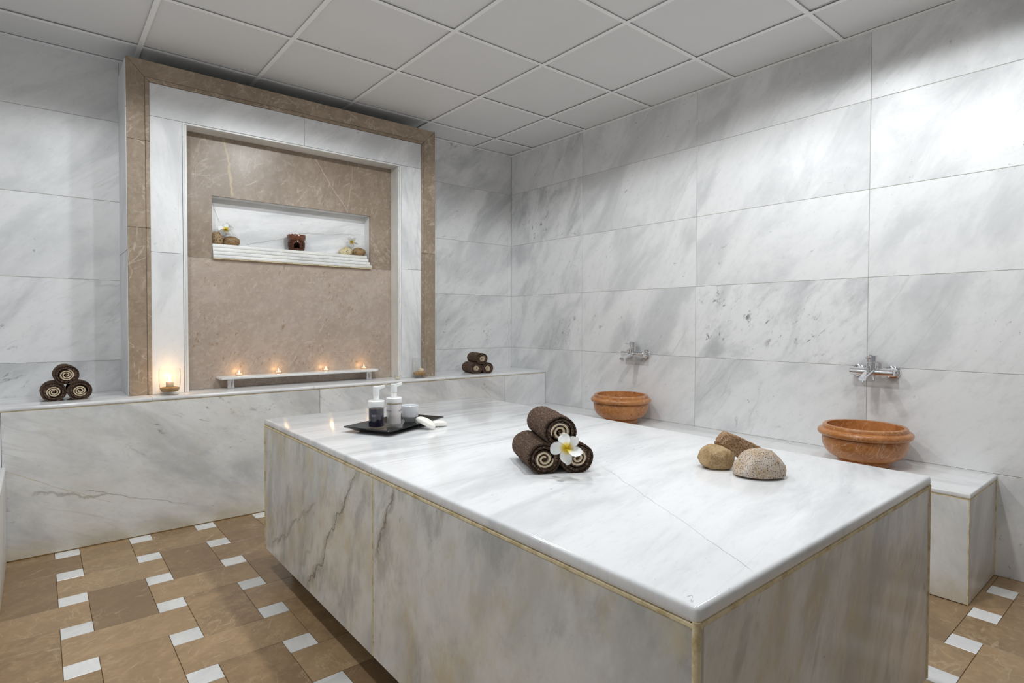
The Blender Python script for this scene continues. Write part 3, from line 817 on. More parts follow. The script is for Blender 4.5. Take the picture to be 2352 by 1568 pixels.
# plumeria petal: white with a yellow throat, measured along the petal
t = NT('plumeria_petal')
x, y, z = t.sep(t.obj())
f = t.math('ADD', x, t.math('MULTIPLY', t.math('SUBTRACT', t.noise(t.obj(), 300.0, 3), 0.5), 0.010))
f = t.math('ADD', f, t.math('MULTIPLY', t.math('ABSOLUTE', y), 0.35))
col = t.mix(t.smooth(f, 0.007, 0.024), (0.88, 0.68, 0.015), (0.98, 0.98, 0.96))
t.bsdf(Base_Color=col, Roughness=0.45, Subsurface_Weight=0.35, Subsurface_Scale=0.02)
M['petal'] = t.m

def glow(x, y, z, power, r=0.006, col=(1.0, 0.58, 0.24)):
    l = bpy.data.lights.new('candle_light', 'POINT'); l.energy = power; l.color = col; l.shadow_soft_size = r
    o = bpy.data.objects.new('candle_light', l); COL.objects.link(o); o.location = (x, y, z)

# ---- rolled towels
def towel_meshes(L, R, rc, turns, phase, seed):
    """outer roll (brown, thick) with a hollow of radius rc; inside it a two-tone spiral"""
    rnd = random.Random(seed)
    bm = bmesh.new()
    n, m = 128, 72
    edge = 0.011
    prof = []                                  # (z along axis, radius)
    for k in range(6):
        a = PI/2*k/5
        prof.append((edge*(1-math.sin(a)) , R-edge*(1-math.sin(a))*0 - edge*(1-math.cos(PI/2-a))))
    body = [(edge + (L-2*edge)*k/m, R) for k in range(1, m)]
    prof = [(rc_z, rr) for rc_z, rr in [(0.006, rc-0.0012), (0.0012, rc-0.0008), (0.0, rc+0.006)]] + [(edge*(1-math.sin(PI/2*k/5)), R-edge*(1-math.cos(PI/2*(1-k/5)))) for k in range(6)] + body
    prof += [(L-z, r) for z, r in reversed(prof[:9])]
    rings = []
    for z, r in prof:
        ring = []
        for i in range(n):
            a = 2*PI*i/n
            lo = mnoise.noise(Vector((math.cos(a)*1.3, math.sin(a)*1.3, z*9+seed)))*0.0022
            fz = (rnd.random()-0.5)*0.0009 if r > rc+0.005 else (rnd.random()-0.5)*0.0006
            # a few shallow drum-like creases
            cr = 0.0008*math.sin(z*70 + 1.3*math.sin(a+seed))
            q = r + (lo + cr if r > rc+0.005 else 0) + fz
            # flatten where it rests
            xx, yy = q*math.cos(a), q*math.sin(a)
            if yy < -R+0.0025: yy = -R+0.0025
            ring.append(bm.verts.new((xx, yy, -z)))
        rings.append(ring)
    for A, B in zip(rings, rings[1:]):
        for i in range(n):
            j = (i+1) % n
            bm.faces.new((A[i], B[i], B[j], A[j]))
    me0 = bpy.data.meshes.new('towel_roll'); bm.normal_update(); bm.to_mesh(me0); bm.free(); me0.materials.append(M['towel'])
    for pl in me0.polygons: pl.use_smooth = True
    R0 = 0.0028
    p = (rc-0.0004-R0)/turns
    def ribbon(a0, a1, in0, in1, mat, zoff, name):
        """spiral ribbon between fractions in0..in1 of one pitch"""
        bm = bmesh.new()
        steps = int((a1-a0)/(2*PI)*44)
        rows = []
        for k in range(steps+1):
            a = a0 + (a1-a0)*k/steps
            fr = a/(2*PI)
            taper = min(1.0, (a-a0)/0.6+0.05, (a1-a)/0.6+0.05)
            mid = (in0+in1)/2; hw = (in1-in0)/2*taper
            jit = (rnd.random()-0.5)*0.0007
            ri = R0 + p*(fr+mid-hw) + jit; ro = R0 + p*(fr+mid+hw) + jit
            c, s_ = math.cos(a+phase), math.sin(a+phase)
            z = zoff + (rnd.random()-0.5)*0.0008
            rows.append([bm.verts.new((ri*c, ri*s_, z-0.002)), bm.verts.new(((ri*0.75+ro*0.25)*c, (ri*0.75+ro*0.25)*s_, z)), bm.verts.new(((ri*0.25+ro*0.75)*c, (ri*0.25+ro*0.75)*s_, z)), bm.verts.new((ro*c, ro*s_, z-0.002)),
                         bm.verts.new((ro*c, ro*s_, -L+0.004)), bm.verts.new((ri*c, ri*s_, -L+0.004))])
        for A, B in zip(rows, rows[1:]):
            for i in range(6):
                j = (i+1) % 6
                bm.faces.new((A[i], A[j], B[j], B[i]))
        bm.faces.new(list(reversed(rows[0]))); bm.faces.new(rows[-1])
        me = bpy.data.meshes.new(name); bmesh.ops.recalc_face_normals(bm, faces=bm.faces); bm.to_mesh(me); bm.free(); me.materials.append(mat)
        return me
    T2 = 2*PI*(turns-1)
    me1 = ribbon(0.15, T2+1.2, 0.0, 0.56, M['cream'], 0.0012, 'cream_spiral')
    me2 = ribbon(0.0, 2*PI*(turns-0.45), 0.58, 0.98, M['towel'], -0.0012, 'brown_spiral')
    bm = lathe_bm([(0, -0.003), (R0*0.8, -0.0034), (R0+p*0.25, -0.006), (R0+p*0.25, -0.03), (0, -0.03)][::-1], 16)
    me3 = bpy.data.meshes.new('core'); bm.normal_update(); bm.to_mesh(me3); bm.free(); me3.materials.append(M['towel'])
    bm = lathe_bm([(0, -0.03), (rc+0.002, -0.03), (rc+0.002, -L+0.03), (0, -L+0.03)][::-1], 24); bm.from_mesh(me3); bm.normal_update(); bm.to_mesh(me3); bm.free()
    return me0, me1, me2, me3

FLAT = 0.925                                         # the rolls sag a little
def add_towel(meshes, front, axis, label, group, spin=0.0):
    """front: centre of the front end; axis: direction front -> back (horizontal)"""
    e = empty('rolled_towel')
    z = -Vector(axis).normalized()                      # local +z points out of the front end
    yv = Vector((0, 0, 1)); xv = yv.cross(z)
    m = Matrix((xv, yv, z)).transposed().to_4x4(); m.translation = Vector(front)
    e.matrix_world = m @ Matrix.Diagonal((1.0, FLAT, 1.0, 1.0))
    tag(e, label, 'towel', group)
    for nm, me in zip(('terry_roll', 'cream_spiral', 'brown_spiral', 'core'), meshes):
        o = bpy.data.objects.new(nm, me); COL.objects.link(o); o.parent = e
    return e
def stack(P, axis, r, L, rc, turns, where, group, seed):
    ax = Vector(axis).normalized()
    side = Vector((ax.y, -ax.x, 0))                    # to the right when seen from the front
    P = Vector(P)
    dd = 2*r*1.0
    ms = [towel_meshes(L, r, rc*k, turns, ph, seed+i) for i, (ph, k) in enumerate(((0.4, 1.0), (2.2, 1.0), (4.0, 1.04)))]
    add_towel(ms[0], P + Vector((0, 0, (r-0.0024)*FLAT)), ax, 'lower left of three brown rolled towels ' + where, group)
    add_towel(ms[1], P + side*dd + Vector((0, 0, (r-0.0024)*FLAT)) - ax*0.006, ax, 'lower right of three brown rolled towels ' + where, group)
    add_towel(ms[2], P + side*r*0.97 + Vector((0, 0, (r*(1+math.sqrt(3))-0.0030)*FLAT)) - ax*0.004, ax, 'topmost of three brown rolled towels ' + where, group)
stack((-2.152, -2.764, HS+0.0004), (0.453, 0.891, 0), 0.0478, 0.205, 0.0325, 2.75, 'behind the flower on the massage platform', 'rolled towels on the massage platform', 1)
stack((-3.197, -0.335, HA+0.0004), (-0.02, 1.0, 0), 0.0515, 0.155, 0.0335, 3.4, 'on the bench left of the alcove', 'rolled towels left of the alcove', 5)
stack((-0.652, -0.375, HA+0.0004), (0.22, 0.975, 0), 0.0465, 0.19, 0.0255, 3.4, 'on the bench right of the alcove', 'rolled towels right of the alcove', 9)

# ---- plumeria flowers
def petal_mesh(L, Wd, seed):
    bm = bmesh.new()
    nu, nv = 14, 10
    V = []
    for i in range(nu+1):
        u = math.sin(PI/2*i/nu)
        w = Wd*(math.sqrt(max(0.0, 1-((u-0.60)/0.40)**2)) if u > 0.6 else 0.14+0.86*math.sin(PI/2*u/0.6)**1.1)
        w = max(w, 0.0006)
        row = []
        for k in range(nv+1):
            v = -1 + 2*k/nv
            x = L*u
            y = w*v + 0.10*L*u*u
            z = L*(0.18*u - 0.20*u*u) + w*(0.12*v*v) - 0.0045*v*(0.6+u) + 0.0012*math.sin(5*u+seed)
            row.append(bm.verts.new((x, y, z)))
        V.append(row)
    for i in range(nu):
        for k in range(nv):
            bm.faces.new((V[i][k], V[i+1][k], V[i+1][k+1], V[i][k+1]))
    bmesh.ops.solidify(bm, geom=bm.faces[:], thickness=0.0007)
    me = bpy.data.meshes.new('petal'); bm.normal_update(); bm.to_mesh(me); bm.free(); me.materials.append(M['petal'])
    for pl in me.polygons: pl.use_smooth = True
    return me
def flower(pos, face, size, spin, label, wid=0.385, angles=None):
    e = empty('plumeria_flower')
    z = Vector(face).normalized()
    x = Vector((0, 0, 1)).cross(z).normalized(); y = z.cross(x)
    m = Matrix((x, y, z)).transposed().to_4x4() @ Matrix.Rotation(spin, 4, 'Z'); m.translation = Vector(pos)
    e.matrix_world = m
    tag(e, label, 'flower')
    me = petal_mesh(size, size*wid, 1.0)
    for k in range(5):
        o = bpy.data.objects.new('petal', me); COL.objects.link(o); o.parent = e
        a = math.radians(angles[k]) if angles else 2*PI*k/5 + (0.10, -0.06, 0.05, 0.0, -0.08)[k]
        o.matrix_local = Matrix.Rotation(a, 4, 'Z')
    o = from_bm('throat', lathe_bm([(0, -size*0.28), (size*0.05, -size*0.27), (size*0.06, -0.002), (size*0.075, 0.0012), (0.0006, 0.0002), (0, 0.0002)], 12), M['throat'], e)
    return e
M['throat'] = plain('yellow_throat', (0.62, 0.48, 0.03), 0.5)
CAM = Vector((-3.2528, -3.951, 1.1118))
def toward(p, up=0.0):
    d = (CAM - Vector(p)); d.z += up
    return d.normalized()
fp = Vector((-2.136, -2.836, 0.766))
flower(fp, toward(fp, 0.75), 0.0450, 0.0, 'white plumeria flower with yellow centre leaning on the brown towels', angles=(100, 46, -24, -97, 178))

# ---- rocks
def rock(name, mat, loc, size, rz, label, seed, cuts=(), amp=0.10, cat='rock', freq=1.3, fine=0.02, group=None, tilt=(0, 0), lift=0.0):
    bm = bmesh.new()
    bmesh.ops.create_icosphere(bm, subdivisions=5, radius=1.0)
    for v in bm.verts:
        d = v.co.normalized()
        k = 1 + amp*mnoise.noise(d*freq + Vector((seed*3.1, seed, -seed))) + 0.5*amp*mnoise.noise(d*freq*2.3 + Vector((seed, seed*2, 5)))
        c = d*k
        for (nx, ny, nz, dist) in cuts:
            nn = Vector((nx, ny, nz)).normalized()
            ov = c.dot(nn) - dist
            if ov > 0: c = c - nn*ov*0.90
        c = c + d*fine*(mnoise.noise(d*9 + Vector((seed, 0, 0))) + 0.6*mnoise.noise(d*22 + Vector((0, seed, 0))))
        v.co = Vector((c.x*size[0], c.y*size[1], c.z*size[2]))
    R = Matrix.Rotation(rz, 3, 'Z') @ Matrix.Rotation(tilt[0], 3, 'X') @ Matrix.Rotation(tilt[1], 3, 'Y')
    for v in bm.verts: v.co = R @ v.co
    zm = min(v.co.z for v in bm.verts)
    for v in bm.verts:
        v.co.z -= zm
        if v.co.z < 0.0012: v.co.z = 0.0
    o = from_bm(name, bm, mat, smooth=True)
    o.location = Vector(loc) + Vector((0, 0, lift))
    tag(o, label, cat, group); o['seed'] = float(seed)
    return o
VR = -math.atan2(0.637, 0.771)                        # turn local x so that it runs along the picture's horizontal
zt = HS+0.0003
rock('rock', M['tanrock'], (-1.700, -3.028, zt), (0.052, 0.047, 0.041), VR, 'round tan rock, left of the three on the massage platform', 2.3,
     cuts=((0, 0, -1, 0.62), (0.75, 0.1, 0.9, 0.86), (-0.9, -0.3, 0.25, 0.86), (-0.25, -0.5, 0.9, 0.92)), amp=0.12)
rock('rock', M['granite'], (-1.694, -3.157, zt), (0.0725, 0.056, 0.063), VR, 'pinkish granite rock with black specks, largest on the massage platform', 5.1,
     cuts=((0, 0, -1, 0.14), (-0.8, -0.3, 0.55, 0.84), (0.85, -0.3, 0.75, 0.90)), amp=0.05)
rock('rock', M['redrock'], (-1.612, -3.052, zt), (0.078, 0.030, 0.046), VR, 'rough rust coloured rock slab tilted behind the tan and granite rocks', 8.7,
     cuts=((0, 0, 1, 0.55), (0, 0, -1, 0.62), (-1, 0, 0.2, 0.84), (0, -1, 0.2, 0.7)), amp=0.16, tilt=(0, 0.42), fine=0.05)

# ---- stone basins
def basin(x, y, s, label, seed):
    pr_foot = [(0, 0.0), (0.108, 0.0), (0.112, 0.003), (0.112, 0.020), (0.106, 0.026)]
    body = [(0.106, 0.026), (0.128, 0.032), (0.150, 0.044), (0.168, 0.064), (0.178, 0.088), (0.1815, 0.112), (0.181, 0.128), (0.1775, 0.133)]
    ring = [(0.1775, 0.133)] + [(0.184 + 0.0165*math.cos(a), 0.1515 + 0.0165*math.sin(a)) for a in [math.radians(q) for q in range(-100, 101, 20)]] + [(0.178, 0.170)]
    rim = [(0.178, 0.170), (0.1785, 0.182), (0.175, 0.187), (0.164, 0.188), (0.1595, 0.185)]
    inner = [(0.1595, 0.185), (0.160, 0.150), (0.157, 0.115), (0.148, 0.085), (0.130, 0.060), (0.09, 0.047), (0.0, 0.043)]
    e = empty('stone_basin', (x, y, HB+0.0004)); tag(e, label, 'basin', 'stone basins on the right bench')
    for nm, pf in (('foot', pr_foot), ('bowl', body + ring + rim + inner)):
        o = from_bm(nm, lathe_bm([(r*s, z*s) for r, z in pf], 96), M['terracotta'], e); sharp(o, 50); o['seed'] = float(seed)
    return e
basin(-0.225, -1.44, 1.0, 'orange stone basin on the right bench, farther from the camera', 1.7)
basin(-0.226, -2.922, 0.985, 'orange stone basin on the right bench, nearer the camera and larger in view', 6.2)

# ---- wall mixers
def mixer(y, z, label):
    """fixed to the right wall x=0; y,z = middle of the body"""
    e = empty('wall_mixer', (-0.0005, y, z)); tag(e, label, 'tap', 'chrome mixers on the right wall')
    D = -0.062                                         # body axis distance from the wall
    for s in (-1, 1):
        bm = lathe_bm([(0, 0), (0.034, 0), (0.034, 0.004), (0.031, 0.010), (0.022, 0.014), (0.0, 0.014)], 40)
        o = from_bm('flange', bm, M['chrome'], e); o.rotation_euler = (0, -PI/2, 0); o.location = (0, 0.075*s, 0); sharp(o)
        o = from_bm('elbow', tube_bm((-0.012, 0.075*s, 0), (D+0.004, 0.075*s, 0), 0.0145, n=28, bev=0.002), M['chrome'], e); sharp(o)
    o = from_bm('body', tube_bm((D, -0.098, 0), (D, 0.098, 0), 0.0185, n=40, bev=0.003), M['chrome'], e); sharp(o)
    o = from_bm('cartridge', tube_bm((D, 0, 0.004), (D, 0, 0.046), 0.0235, n=40, bev=0.0015), M['chrome'], e); sharp(o)
    cap = from_bm('lever_cap', tube_bm((D, 0, 0.0475), (D, 0, 0.085), 0.0255, n=40, bev=0.003), M['chrome'], e); sharp(cap)
    o = from_bm('lever', tube_bm((D-0.020, 0.0, 0.068), (D-0.072, 0.004, 0.074), 0.0042, n=16, bev=0.001), M['chrome'], cap); sharp(o)
    # spout: tapering flat wedge that leans down into the room
    bm = bmesh.new()
    rows = []
    for k in range(9):
        f = k/8
        x = D - 0.006 - 0.115*f
        zc = 0.002 - 0.030*f**1.25
        w = 0.021 - 0.004*f; h = 0.0165 - 0.0075*f
        row = []
        for i in range(20):
            a = 2*PI*i/20
            row.append(bm.verts.new((x, w*abs(math.cos(a))**0.7*math.copysign(1, math.cos(a)), zc + h*abs(math.sin(a))**0.8*math.copysign(1, math.sin(a)))))
        rows.append(row)
    for A, B in zip(rows, rows[1:]):
        for i in range(20):
            j = (i+1) % 20
            bm.faces.new((A[i], A[j], B[j], B[i]))
    bm.faces.new(rows[0]); bm.faces.new(list(reversed(rows[-1])))
    bmesh.ops.recalc_face_normals(bm, faces=bm.faces)
    o = from_bm('spout', bm, M['chrome'], e); sharp(o, 40)
    a = from_bm('aerator', tube_bm((D-0.108, 0, -0.034), (D-0.110, 0, -0.046), 0.0105, n=24, bev=0.001), M['chrome'], o); sharp(a)
    o = from_bm('diverter', tube_bm((D-0.042, 0, 0.008), (D-0.042, 0, 0.034), 0.0105, n=24, bev=0.0025), M['chrome'], e); sharp(o)
    o = from_bm('hose_outlet', tube_bm((D, -0.012, -0.016), (D, -0.012, -0.040), 0.009, n=24, bev=0.001), M['chrome'], e); sharp(o)
mixer(-1.410, 0.896, 'chrome wall mixer tap above the farther orange basin')
mixer(-2.895, 0.872, 'chrome wall mixer tap above the nearer orange basin')

# ---- tray with toiletries
def tray():
    Lc, Fc, Rc, Bc = Vector((-2.344, -1.818)), Vector((-2.247, -2.020)), Vector((-1.907, -1.866)), Vector((-2.004, -1.664))
    c = (Lc+Fc+Rc+Bc)/4
    e = empty('serving_tray', (c.x, c.y, zt)); tag(e, 'black rectangular serving tray with flared rim on the massage platform', 'tray')
    out = [p-c for p in (Lc, Fc, Rc, Bc)]
    bm = bmesh.new()
    def ring(k, z, rz=None):
        vs = []
        n = 4
        for i, p in enumerate(out):
            d0 = (out[i-1]-p).normalized(); d1 = (out[(i+1) % 4]-p).normalized()
            q = p + (d0+d1)*k
            # three points round each corner
            r = 0.006
            vs.append(bm.verts.new((q.x+d0.x*r, q.y+d0.y*r, z)))
            vs.append(bm.verts.new((q.x+(d0.x+d1.x)*r*0.3, q.y+(d0.y+d1.y)*r*0.3, z)))
            vs.append(bm.verts.new((q.x+d1.x*r, q.y+d1.y*r, z)))
        return vs
    rs = [ring(0.044, 0.0), ring(0.041, 0.001), ring(0.001, 0.0195), ring(0.0, 0.0215), ring(0.0015, 0.0235), ring(0.040, 0.0065), ring(0.050, 0.005)]
    for A, B in zip(rs, rs[1:]):
        for i in range(12):
            j = (i+1) % 12
            bm.faces.new((A[i], A[j], B[j], B[i]))
    bm.faces.new(list(reversed(rs[0]))); bm.faces.new(rs[-1])
    bmesh.ops.recalc_face_normals(bm, faces=bm.faces)
    sharp(from_bm('tray_shell', bm, M['blackgl'], e), 25)
    return e
tray()
TZ = zt + 0.0054
def wrap_text(word, R, z, a0, size, mat, parent):
    cu = bpy.data.curves.new('lettering', 'FONT'); cu.body = word; cu.size = size; cu.extrude = 0.0; cu.resolution_u = 3
    tmp = bpy.data.objects.new('lettering', cu); COL.objects.link(tmp)
    dg = bpy.context.evaluated_depsgraph_get()
    me = bpy.data.meshes.new_from_object(tmp.evaluated_get(dg))
    bpy.data.objects.remove(tmp)
    for v in me.vertices:
        a = a0 + v.co.x/R
        v.co = Vector((R*math.cos(a), R*math.sin(a), z + v.co.y))
    me.materials.clear(); me.materials.append(mat)
    return link('lettering', me, None, parent)
def pump_bottle(x, y, r, h, liquid, lvl, label, band, rot, text):
    """h: height of the glass cylinder"""
    e = empty('pump_bottle', (x, y, TZ), rot); tag(e, label, 'bottle', 'pump bottles on the black tray')
    g = 0.0022
    o = from_bm('glass', lathe_bm([(0, 0), (r-0.003, 0), (r, 0.003), (r, h), (r-g, h), (r-g, 0.009), (0, 0.009)], 48), M['glass'], e); sharp(o, 40)
    o = from_bm('liquid', lathe_bm([(0, 0.0092), (r-g-0.0002, 0.0092), (r-g-0.0002, lvl), (0, lvl)], 48), liquid, e); sharp(o, 40)
    o = from_bm('neck_band', lathe_bm([(r*0.98, h+0.0002), (r+0.0004, h+0.0002), (r+0.0004, h+0.0022), (r*0.98, h+0.0022)], 48), band, e); sharp(o, 40)
    c0 = h+0.0022
    o = from_bm('collar', lathe_bm([(0, c0), (r+0.0008, c0), (r+0.0012, c0+0.001), (r+0.0012, c0+0.019), (r-0.001, c0+0.0215), (0, c0+0.022)], 48), M['whitepl'], e); sharp(o, 40)
    c1 = c0+0.022
    o = from_bm('stem', lathe_bm([(0, c1), (0.0115, c1), (0.0115, c1+0.0195), (0, c1+0.0195)], 32), M['whitepl'], e); sharp(o, 40)
    c2 = c1+0.020
    o = from_bm('gold_ring', lathe_bm([(0.008, c2-0.001), (0.0119, c2-0.001), (0.0119, c2), (0.008, c2)], 32), band, e); sharp(o, 40)
    hd = from_bm('pump_head', lathe_bm([(0, c2), (0.0124, c2), (0.0128, c2+0.0006), (0.0128, c2+0.034), (0.0118, c2+0.035), (0, c2+0.035)], 32), M['whitepl'], e); sharp(hd, 40)
    bm = bmesh.new()
    rows = []
    for xx, zl, zh, w in ((0.002, 0.0225, 0.0352, 0.0075), (0.012, 0.0225, 0.0352, 0.0072), (0.0365, 0.0295, 0.0395, 0.0052)):
        rows.append([bm.verts.new((xx, -w, c2+zl)), bm.verts.new((xx, w, c2+zl)), bm.verts.new((xx, w, c2+zh)), bm.verts.new((xx, -w, c2+zh))])
    for A, B in zip(rows, rows[1:]):
        for i in range(4):
            j = (i+1) % 4
            bm.faces.new((A[i], B[i], B[j], A[j]))
    bm.faces.new(rows[0]); bm.faces.new(list(reversed(rows[-1])))
    bmesh.ops.recalc_face_normals(bm, faces=bm.faces)
    bmesh.ops.bevel(bm, geom=bm.edges[:], offset=0.0008, segments=2, affect='EDGES')
    o = from_bm('nozzle', bm, M['whitepl'], hd); sharp(o, 40)
    for (word, a, z, size, mat) in text:
        wrap_text(word, r+0.00025, z, a, size, mat, e)
    return e
vd = math.atan2(CAM.y+1.85, CAM.x+2.2)                 # direction from the tray to the camera
NR = math.radians(0)
pump_bottle(-2.216, -1.846, 0.0315, 0.088, M['purple'], 0.080, 'glass pump bottle of dark plum liquid with a white pump on the black tray', M['whitepl'], NR,
            [])
def curved_patch(parent, R, z0, z1, a0, a1, mat, n=14):
    bm = bmesh.new()
    v = [[bm.verts.new((R*math.cos(a0+(a1-a0)*i/n), R*math.sin(a0+(a1-a0)*i/n), z)) for i in range(n+1)] for z in (z0, z1)]
    for i in range(n): bm.faces.new((v[0][i], v[0][i+1], v[1][i+1], v[1][i]))
    return from_bm('label', bm, mat, parent, smooth=True)
_pb = [o for o in COL.objects if o.name == 'pump_bottle'][0]
curved_patch(_pb, 0.0316, 0.0535, 0.0590, vd-0.62, vd+0.95, M['faintink2'])
curved_patch(_pb, 0.0317, 0.0505, 0.0590, vd-0.60, vd-0.08, M['faintink'])
pump_bottle(-2.127, -1.826, 0.0310, 0.091, M['pinkliq'], 0.0895, 'glass pump bottle of pale pink lotion with a white pump on the black tray', M['gold'], NR,
            [('conditioner', vd-1.92, 0.060, 0.0105, M['ink']), ('conditioner', vd+0.62, 0.060, 0.0105, M['ink'])])
o = from_bm('white_cup', lathe_bm([(0, 0), (0.021, 0), (0.0225, 0.002), (0.0245, 0.006), (0.030, 0.013), (0.0325, 0.019), (0.033, 0.0205), (0.0348, 0.022), (0.0358, 0.030), (0.0362, 0.066), (0.0365, 0.0685), (0.0352, 0.0695), (0.0338, 0.0680), (0.0332, 0.030), (0.027, 0.012), (0, 0.008)], 64), M['whitecer'])
o.location = (-2.030, -1.786, TZ); sharp(o, 40); tag(o, 'small round white porcelain cup on the black tray beside the pale bottle', 'cup')

def soap(loc, L, Wd, H, rz, tilt, label):
    bm = bmesh.new()
    bmesh.ops.create_icosphere(bm, subdivisions=4, radius=1.0)
    for v in bm.verts:
        x, y, z = v.co
        k = lambda a, p: math.copysign(abs(a)**p, a)
        x, y, z = k(x, 0.85), k(y, 0.8), k(z, 0.75)
        if abs(z) < 0.10: z *= 0.55
        v.co = Vector((x*L/2, y*Wd/2*(1-0.12*x*x), z*H/2 + 0.10*H*(1-2*x*x)))
    o = from_bm('soap_bar', bm, M['soap'], smooth=True)
    o.matrix_world = Matrix.Translation(Vector(loc)) @ Matrix.Rotation(rz, 4, 'Z') @ Matrix.Rotation(tilt, 4, 'Y')
    zm = min((o.matrix_world @ v.co).z for v in o.data.vertices)
    o.location.z += zt + 0.0002 - zm if False else 0
    tag(o, label, 'soap', 'ivory soaps against the tray'); return o
soap((-2.058, -1.962, zt+0.0275), 0.090, 0.044, 0.026, math.radians(-62), math.radians(21), 'ivory soap bar leaning on the tray rim, in front of the other one')
soap((-1.990, -1.945, zt+0.0120), 0.078, 0.042, 0.024, math.radians(-20), 0.0, 'ivory soap bar lying on the marble, partly behind the leaning one')

# ---- candles
def flame(parent, z, s=1.0):
    o = from_bm('flame', lathe_bm([(0, 0), (0.0022*s, 0.002*s), (0.0042*s, 0.008*s), (0.0036*s, 0.015*s), (0.0018*s, 0.024*s), (0, 0.032*s)], 20), M['flame'], parent, smooth=True)
    o.location = (0, 0, z)
    return o
def tumbler(x, y, lit, label):
    e = empty('candle_glass', (x, y, HA+0.0008)); tag(e, label, 'candle', 'candle glasses on the back bench')
    K = 1.10
    outp = [(0.0, 0.0), (0.0365, 0.0), (0.0385, 0.002), (0.040, 0.012), (0.0430, 0.030), (0.0462, 0.055), (0.0472, 0.080), (0.0468, 0.105), (0.0455, 0.128)]
    inp = [(0.0440, 0.1285), (0.0452, 0.105), (0.0456, 0.080), (0.0446, 0.055), (0.0414, 0.030), (0.036, 0.016), (0.0, 0.0135)]
    o = from_bm('glass', lathe_bm([(r*K, z*K) for r, z in outp+inp], 64), M['glass'], e); sharp(o, 60)
    sp = [(0.0, 0.0138), (0.0355, 0.0162), (0.0408, 0.030), (0.0420, 0.0345), (0.030, 0.038), (0.0, 0.0395)]
    o = from_bm('sand', lathe_bm([(r*K, z*K) for r, z in sp], 48), M['sand'], e, smooth=True)
    c = from_bm('wax_candle', lathe_bm([(0, 0.036), (0.0172, 0.036), (0.0178, 0.069), (0.0150, 0.073), (0.006, 0.0725), (0, 0.072)], 40), M['wax'], e, smooth=True)
    if not lit:
        c.matrix_local = Matrix.Translation((0, 0, 0.006)) @ Matrix.Rotation(0.30, 4, 'Y') @ Matrix.Diagonal((1, 1, 0.85, 1))
    w = from_bm('wick', lathe_bm([(0, 0.071), (0.0009, 0.071), (0.0008, 0.079), (0, 0.0795)], 8), M['wick'], c)
    if lit:
        flame(c, 0.0745, 1.2)
        glow(x, y, HA+0.0008+0.094, 1.3)
    return e
tumbler(-2.708, -0.388, True, 'clear glass with sand and a burning candle at the left foot of the alcove')
tumbler(-1.160, -0.385, False, 'clear glass with sand and an unlit candle at the right foot of the alcove')
def tealight(x, y, z, lit, label, group='tea lights on the candle shelf', r=0.0225, h=0.021, square=False):
    e = empty('tea_light', (x, y, z)); tag(e, label, 'candle', group)
    n = 12
    prof_o = [(0, 0), (r*0.80, 0), (r*0.86, 0.002), (r*0.94, h*0.5), (r, h)]
    prof_i = [(r-0.0022, h), (r*0.88-0.0022, h*0.5), (r*0.74, 0.005), (0, 0.0045)]
    bm = lathe_bm(prof_o+prof_i, 48)
    for v in bm.verts:                                   # scalloped sides
        a = math.atan2(v.co.y, v.co.x); rr = math.hypot(v.co.x, v.co.y)
        k = 1 + 0.045*math.cos(n*a)*(rr > r*0.5)
        v.co.x *= k; v.co.y *= k
        if rr > 0.9*r and v.co.z > h*0.9: v.co.z += 0.0012*math.cos(n*a)
    o = from_bm('glass_cup', bm, M['glass'], e, smooth=True)
    w = from_bm('wax', lathe_bm([(0, 0.0048), (r*0.70, 0.0054), (r*0.74, h*0.52), (r*0.6, h*0.55), (0, h*0.53)], 32), M['wax'], e, smooth=True)
    k = from_bm('wick', lathe_bm([(0, h*0.5), (0.0007, h*0.5), (0.0007, h*0.5+0.005), (0, h*0.5+0.0055)], 8), M['wick'], w)
    if lit:
        flame(w, h*0.5+0.003, 0.62)
        glow(x, y, z+h*0.5+0.012, 0.16)
    return e
SZ = 0.7899
for (x, wd) in ((-2.327, 'leftmost of the four on the candle shelf'), (-2.098, 'second from the left on the candle shelf'), (-1.795, 'third from the left on the candle shelf'), (-1.527, 'rightmost of the four on the candle shelf')):
    tealight(x, -0.263, SZ, True, 'burning tea light in a clear glass cup, ' + wd)
tealight(-1.342, -0.400, HA+0.0008, False, 'unlit tea light in a small clear glass at the right jamb of the alcove', None, 0.023, 0.026)

# ---- niche: pebbles, flowers, oil burner
NZ = 1.487 + 0.0218*3 + 0.0214 + 0.0004
rock('pebble', M['pebble1'], (-2.423, -0.172, NZ), (0.036, 0.030, 0.043), 0.1, 'upright speckled brown pebble in the left corner of the niche', 3.3, cuts=((0, 0, -1, 0.80),), amp=0.08, cat='pebble', fine=0.006)
rock('pebble', M['pebble2'], (-2.342, -0.172, NZ), (0.050, 0.030, 0.032), 0.0, 'dark brown pebble right of the speckled one at the left end of the niche', 6.4, cuts=((0, 0, -1, 0.80), (0.8, 0, 0.8, 0.88), (-0.9, 0, 0.1, 0.85)), amp=0.08, cat='pebble', fine=0.006)
rock('pebble', M['pebble3'], (-1.617, -0.172, NZ), (0.047, 0.030, 0.035), 0.0, 'cream pebble with black specks at the right end of the niche', 1.2, cuts=((0, 0, -1, 0.62), (-0.7, 0, 0.8, 0.72), (0.75, 0, 0.75, 0.84)), amp=0.08, cat='pebble', fine=0.006)
rock('pebble', M['pebble2'], (-1.520, -0.172, NZ), (0.048, 0.030, 0.032), 0.0, 'smooth brown oval pebble in the right corner of the niche', 9.1, cuts=((0, 0, -1, 0.80),), amp=0.06, cat='pebble', fine=0.005)
p1 = Vector((-2.377, -0.190, 1.666)); flower(p1, Vector((-0.2, -1.0, 0.45)), 0.047, 0.25, 'white plumeria flower behind the two pebbles at the left end of the niche')
